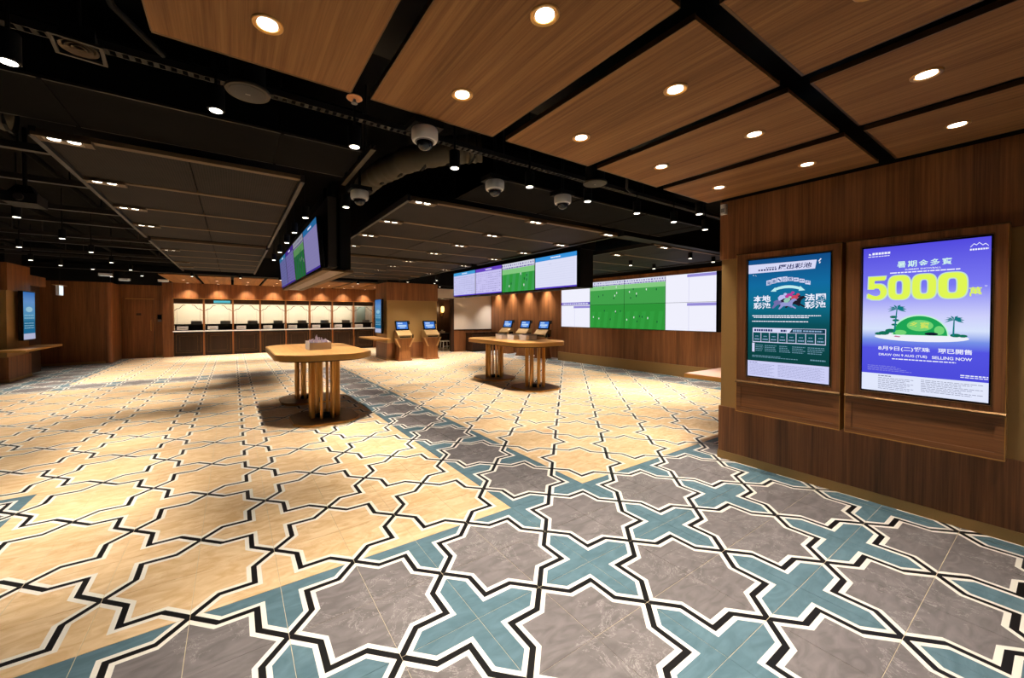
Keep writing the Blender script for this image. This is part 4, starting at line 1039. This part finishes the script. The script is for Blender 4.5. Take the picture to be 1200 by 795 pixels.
# ================================================================== KIOSKS
def kiosk_proto():
    t = thing('betting_kiosk', 'x', 'kiosk', group='self service kiosks on oak stands')
    MB().hexa([(-0.23, -0.2, 0), (0.23, -0.2, 0), (0.23, 0.2, 0), (-0.23, 0.2, 0)], [(-0.18, -0.16, 0.52), (0.18, -0.16, 0.52), (0.18, 0.18, 0.52), (-0.18, 0.18, 0.52)]).build('pedestal', M_WOODK, t)
    B('plinth', M_WOODK, t, (-0.25, 0.25, -0.22, 0.22, 0, 0.05))
    MB().prism_y([(-0.17, 0.5), (0.17, 0.5), (0.29, 0.78), (-0.29, 0.78)], -0.15, 0.2).build('flared_head', M_WOODK, t)
    MB().prism_y([(-0.20, 0.48), (-0.15, 0.48), (-0.30, 0.8), (-0.36, 0.8)], -0.2, -0.15).prism_y([(0.15, 0.48), (0.20, 0.48), (0.36, 0.8), (0.30, 0.8)], -0.2, -0.15).build('v_trim', mat('pale_oak_trim', (186, 142, 90), 0.45), t)
    MB().prism_x([(-0.22, 0.8), (0.2, 0.8), (0.2, 1.06), (0.0, 1.06), (-0.22, 0.9)], -0.26, 0.26).build('machine_body', mat('gold_machine', (148, 116, 70), 0.35, 0.4), t)
    B('ticket_slot', M_BLACK, t, (-0.2, 0.2, -0.232, -0.2, 0.82, 0.86)); B('card_reader', M_BLKGLOSS, t, (0.27, 0.33, -0.16, 0.04, 0.8, 0.92))
    MB().tube([(0, 0.12, 1.05), (0, 0.1, 1.2)], 0.035, 8).build('neck', M_BLACK, t)
    def tilt(p):
        x, y, z = p; a = 0.35
        return (x, 0.03 + y * math.cos(a) + (z - 1.08) * math.sin(a), 1.08 + (z - 1.08) * math.cos(a) - y * math.sin(a))
    def tbox(x0, x1, y0, y1, z0, z1):
        c = [(x0, y0, z0), (x1, y0, z0), (x1, y1, z0), (x0, y1, z0), (x0, y0, z1), (x1, y0, z1), (x1, y1, z1), (x0, y1, z1)]
        c = [tilt(p) for p in c]
        return MB().hexa(c[:4], c[4:])
    mon = tbox(-0.24, 0.24, 0.0, 0.05, 1.08, 1.42).build('monitor', M_BLKGLOSS, t)
    s = tbox(-0.2, 0.2, -0.004, 0.0, 1.12, 1.38).build('screen', glow('kiosk_blue', (70, 130, 226), 0.9), mon)
    m = MB()
    for (a, b, c, d) in ((-0.16, 0.02, 1.30, 1.35), (-0.16, 0.16, 1.2, 1.27), (-0.1, 0.1, 1.15, 1.18)):
        q = [tilt(p) for p in ((a, -0.006, c), (b, -0.006, c), (b, -0.006, d), (a, -0.006, d))]
        m.add(q, [(0, 1, 2, 3)])
    m.build('screen_print', glow('kiosk_pale', (190, 220, 250), 0.9), mon)
    tbox(0.25, 0.3, 0.0, 0.04, 1.3, 1.42).build('scanner_wing', M_BLACK, t)
    return t
k0 = kiosk_proto()
for k, (x, y, rz, lab) in enumerate([(5.03, 13.15, 0.0, 'oak and gold kiosk with blue screen, left of two at the middle column'),
                                     (6.08, 13.12, 0.0, 'oak and gold kiosk with blue screen, right of two at the middle column'),
                                     (9.72, 13.35, -PI / 2 + 0.25, 'kiosk at the walnut back wall, farthest of three behind the right table'),
                                     (9.70, 12.15, -PI / 2 + 0.25, 'kiosk at the walnut back wall, middle of three behind the right table'),
                                     (9.68, 11.0, -PI / 2 + 0.25, 'kiosk at the walnut back wall, nearest the video wall')]):
    t = k0 if k == 0 else copy_tree(k0)
    t.location = (x, y, 0); t.rotation_euler = (0, 0, rz); t['label'] = lab

# ================================================================== SHELVES
def shelf(x0, x1, y0, y1, z, label, m=None):
    t = thing('wall_shelf', label, 'shelf', ((x0 + x1) / 2, (y0 + y1) / 2, z - 0.05), group='writing shelves')
    a, b = (x1 - x0) / 2, (y1 - y0) / 2
    B('shelf_top', m or M_WOODT, t, (-a + 0.008, a - 0.008, -b + 0.008, b - 0.008, 0.03, 0.05)); B('brass_edge', M_BRASS, t, (-a, a, -b, b, 0.0, 0.046))
    return t
shelf(-4.45, -3.98, 13.3, 15.6, 0.8, 'dim writing shelf under the blue screen at far left')
t = shelf(3.96, 4.54, 13.0, 14.9, 0.8, 'writing shelf jutting left from the middle column'); 
shelf(4.66, 6.6, 2.2, 2.66, 0.885, 'writing shelf behind the corner of the right wall', mat('pink_reflection_wood', (222, 176, 150), 0.3))  # pink of reflected screen light is put into the pale wood colour
# low dark cabinet in front of the cream wall
t = thing('low_cabinet', 'dark low cabinet before the cream wall wainscot', 'cabinet', (9.3, 14.7, 0))
B('body', M_WOODD, t, (-0.6, 0.75, -0.2, 0.36, 0.05, 0.8)); B('top', M_BLKGLOSS, t, (-0.62, 0.77, -0.22, 0.36, 0.8, 0.83)); B('plinth', M_BLACK, t, (-0.56, 0.7, -0.15, 0.36, 0, 0.05))
for s in (-0.59, 0.085): B('door', M_WOODD, t, (s, s + 0.65, -0.215, -0.2, 0.08, 0.77))

# ================================================================== SERVICE COUNTERS
ct = tag(B('counter_top', M_COUNTER, None, (-1.93, 5.86, 19.06, 19.75, 0.955, 0.995)), 'long pale lit counter top running under all service windows', 'counter')
B('front_nosing', glow('counter_led', (255, 236, 214), 1.1), ct, (-1.93, 5.86, 19.05, 19.06, 0.965, 0.99))
def bay_proto():
    t = thing('service_bay', 'x', 'service counter', group='service counter bays')
    B('cabinet', M_WOODB, t, (-0.455, 0.455, 0.0, 0.3, 0.04, 0.95))
    B('panel_moulding', M_BRASSD, t, (-0.40, 0.40, -0.012, 0.0, 0.84, 0.855), (-0.40, 0.40, -0.012, 0.0, 0.13, 0.145), (-0.40, -0.385, -0.012, 0.0, 0.145, 0.84), (0.385, 0.40, -0.012, 0.0, 0.145, 0.84),
      (-0.28, 0.28, -0.012, 0.0, 0.78, 0.788), (-0.28, 0.28, -0.012, 0.0, 0.2, 0.208), (-0.28, -0.272, -0.012, 0.0, 0.208, 0.78), (0.272, 0.28, -0.012, 0.0, 0.208, 0.78))
    B('plinth', M_BLACK, t, (-0.455, 0.455, 0.02, 0.3, 0.0, 0.04))
    B('post', M_WOODK, t, (-0.49, -0.455, -0.06, 0.2, 0, 2.26), (0.455, 0.48, -0.06, 0.2, 0, 2.26))
    B('header', M_WOODD, t, (-0.455, 0.455, 0.0, 0.1, 2.06, 2.26)); B('header_rail', M_BRASS, t, (-0.485, 0.48, -0.08, 0.0, 2.25, 2.27))
    g = B('glass_pane', M_GLASS, t, (-0.455, 0.455, 0.05, 0.056, 1.24, 2.06))
    for s in (-1, 1):
        m = MB()
        P = [(0.44 * s, 1.78), (0.36 * s, 1.86), (0.29 * s, 1.86), (0.18 * s, 2.0), (0.1 * s, 2.0)]
        for (a, b), (c, d) in zip(P[:-1], P[1:]): m.tube([(a, 0.046, b), (c, 0.046, d)], 0.011, 5)
        m.tube([(0.36 * s, 0.046, 1.86), (0.36 * s, 0.046, 1.26)], 0.003, 4)
        m.build('pane_ornament', M_WOODD, g)
    B('slot_ledge', M_BLACK, t, (-0.455, 0.455, 0.06, 0.3, 1.2, 1.25), (-0.455, 0.455, 0.30, 0.32, 0.99, 1.25))
    return t
b0 = bay_proto()
for k in range(8):
    x = -1.455 + k * 0.97
    t = b0 if k == 0 else copy_tree(b0)
    t.location = (x, 19.2, 0); t['label'] = 'service bay with glass window and dark panelled front, %s from the left' % ORD[k]
    tt = thing('ticket_terminal', 'white ticket terminal behind the glass of service bay %s from the left' % ORD[k], 'terminal', (x - 0.2, 19.36, 0.995), group='ticket terminals on the counter')
    B('case', M_WHITEP, tt, (-0.17, 0.17, -0.1, 0.08, 0.03, 0.17)); B('slot', M_GREYP, tt, (-0.1, 0.1, -0.104, -0.1, 0.08, 0.1)); B('foot', M_GREYP, tt, (-0.15, 0.15, -0.08, 0.08, 0.0, 0.03))
    mo = thing('office_monitor', 'grey monitor seen over the ledge of service bay %s from the left' % ORD[k], 'monitor', (x + 0.22, 19.6, 0.995), group='monitors behind the counter')
    B('panel', M_GREYP, mo, (-0.18, 0.18, 0.0, 0.03, 0.12, 0.38)); B('stand', M_BLACK, mo, (-0.03, 0.03, 0.01, 0.03, 0.01, 0.12)); B('foot', M_BLACK, mo, (-0.1, 0.1, -0.06, 0.06, 0.0, 0.01))
    lp = thing('led_panel', 'square ceiling light panel inside the office behind service bay %s' % ORD[k], 'ceiling light', (x, 19.95, 2.29), group='office ceiling light panels')
    B('diffuser', glow('office_led', (255, 240, 218), 16.0), lp, (-0.28, 0.28, -0.28, 0.28, -0.01, 0.0)); B('frame', M_WHITEP, lp, (-0.3, 0.3, -0.3, -0.28, -0.012, 0.008), (-0.3, 0.3, 0.28, 0.3, -0.012, 0.008), (-0.3, -0.28, -0.28, 0.28, -0.012, 0.008), (0.28, 0.3, -0.28, 0.28, -0.012, 0.008))
    if k == 1: B('lit_sign', glow('teal_sign', (96, 190, 200), 0.9), t, (-0.16, 0.4, -0.03, -0.005, 2.1, 2.2))
t = thing('office_locker', 'tall grey-green cabinet inside the last service bay', 'cabinet', (5.45, 20.3, 0))
B('body', M_GREYP, t, (-0.22, 0.22, -0.2, 0.2, 0.06, 2.05)); B('door', mat('locker_green', (128, 140, 134), 0.5), t, (-0.21, 0.21, -0.215, -0.2, 0.08, 2.03)); B('plinth', M_BLACK, t, (-0.2, 0.2, -0.18, 0.18, 0, 0.06)); B('handle', M_BLACK, t, (0.14, 0.16, -0.235, -0.215, 1.0, 1.2))
t = thing('access_panel', 'small black card reader beside the walnut door', 'card reader', (-2.34, 19.3, 1.36))
B('reader', M_BLKGLOSS, t, (-0.06, 0.06, -0.03, 0, 0.1, 0.26)); B('label_plate', M_GREYP, t, (-0.05, 0.05, -0.015, 0, 0.0, 0.08))

# ================================================================== ALCOVE
t = thing('wall_sconce', 'glowing brass wall lamp in the dark alcove', 'wall lamp', (8.55, 17.2, 1.62))
B('back_plate', M_BRASS, t, (-0.05, 0.05, -0.02, 0, -0.05, 0.2)); MB().tube([(0, -0.02, 0.02), (0, -0.12, 0.0), (0, -0.14, 0.12)], 0.012, 8).build('arm', M_BRASS, t, smooth=True)
MB().lathe([(0.05, 0.12), (0.075, 0.2), (0.08, 0.34), (0.06, 0.42)], 16, 0, -0.14).build('shade', glow('sconce', (255, 206, 120), 3.0), t, smooth=True)
pl = bpy.data.lights.new('lamp', 'POINT'); pl.energy = 14; pl.color = (1, 0.72, 0.4); pl.shadow_soft_size = 0.06
plo = bpy.data.objects.new('lamp', pl); COL.objects.link(plo); plo.parent = t; plo.location = (0, -0.3, 0.28)
t = thing('alcove_table', 'small black table with clutter in the dark alcove', 'table', (8.25, 16.3, 0))
B('top', M_BLACK, t, (-0.4, 0.4, -0.3, 0.3, 0.72, 0.76))
for sx in (-0.36, 0.32):
    for sy in (-0.26, 0.22): B('leg', M_BLACK, t, (sx, sx + 0.04, sy, sy + 0.04, 0, 0.72))
t = thing('tissue_box', 'pale box on the small black alcove table', 'box', (8.1, 16.2, 0.76))
B('box', M_PAPER, t, (-0.1, 0.1, -0.07, 0.07, 0, 0.1)); B('tissue', M_WHITEP, t, (-0.04, 0.04, -0.02, 0.02, 0.1, 0.16))
t = thing('stool', 'small white metal stool before the alcove', 'stool', (8.0, 15.7, 0))
B('seat', M_WHITEP, t, (-0.18, 0.18, -0.16, 0.16, 0.42, 0.46))
for sx in (-1, 1):
    for sy in (-1, 1): MB().tube([(sx * 0.15, sy * 0.13, 0.43), (sx * 0.19, sy * 0.16, 0.0)], 0.016, 8).build('leg', M_WHITEP, t)
B('stretcher', M_WHITEP, t, (-0.165, 0.165, -0.15, -0.135, 0.2, 0.22))
bpy.context.view_layer.update()
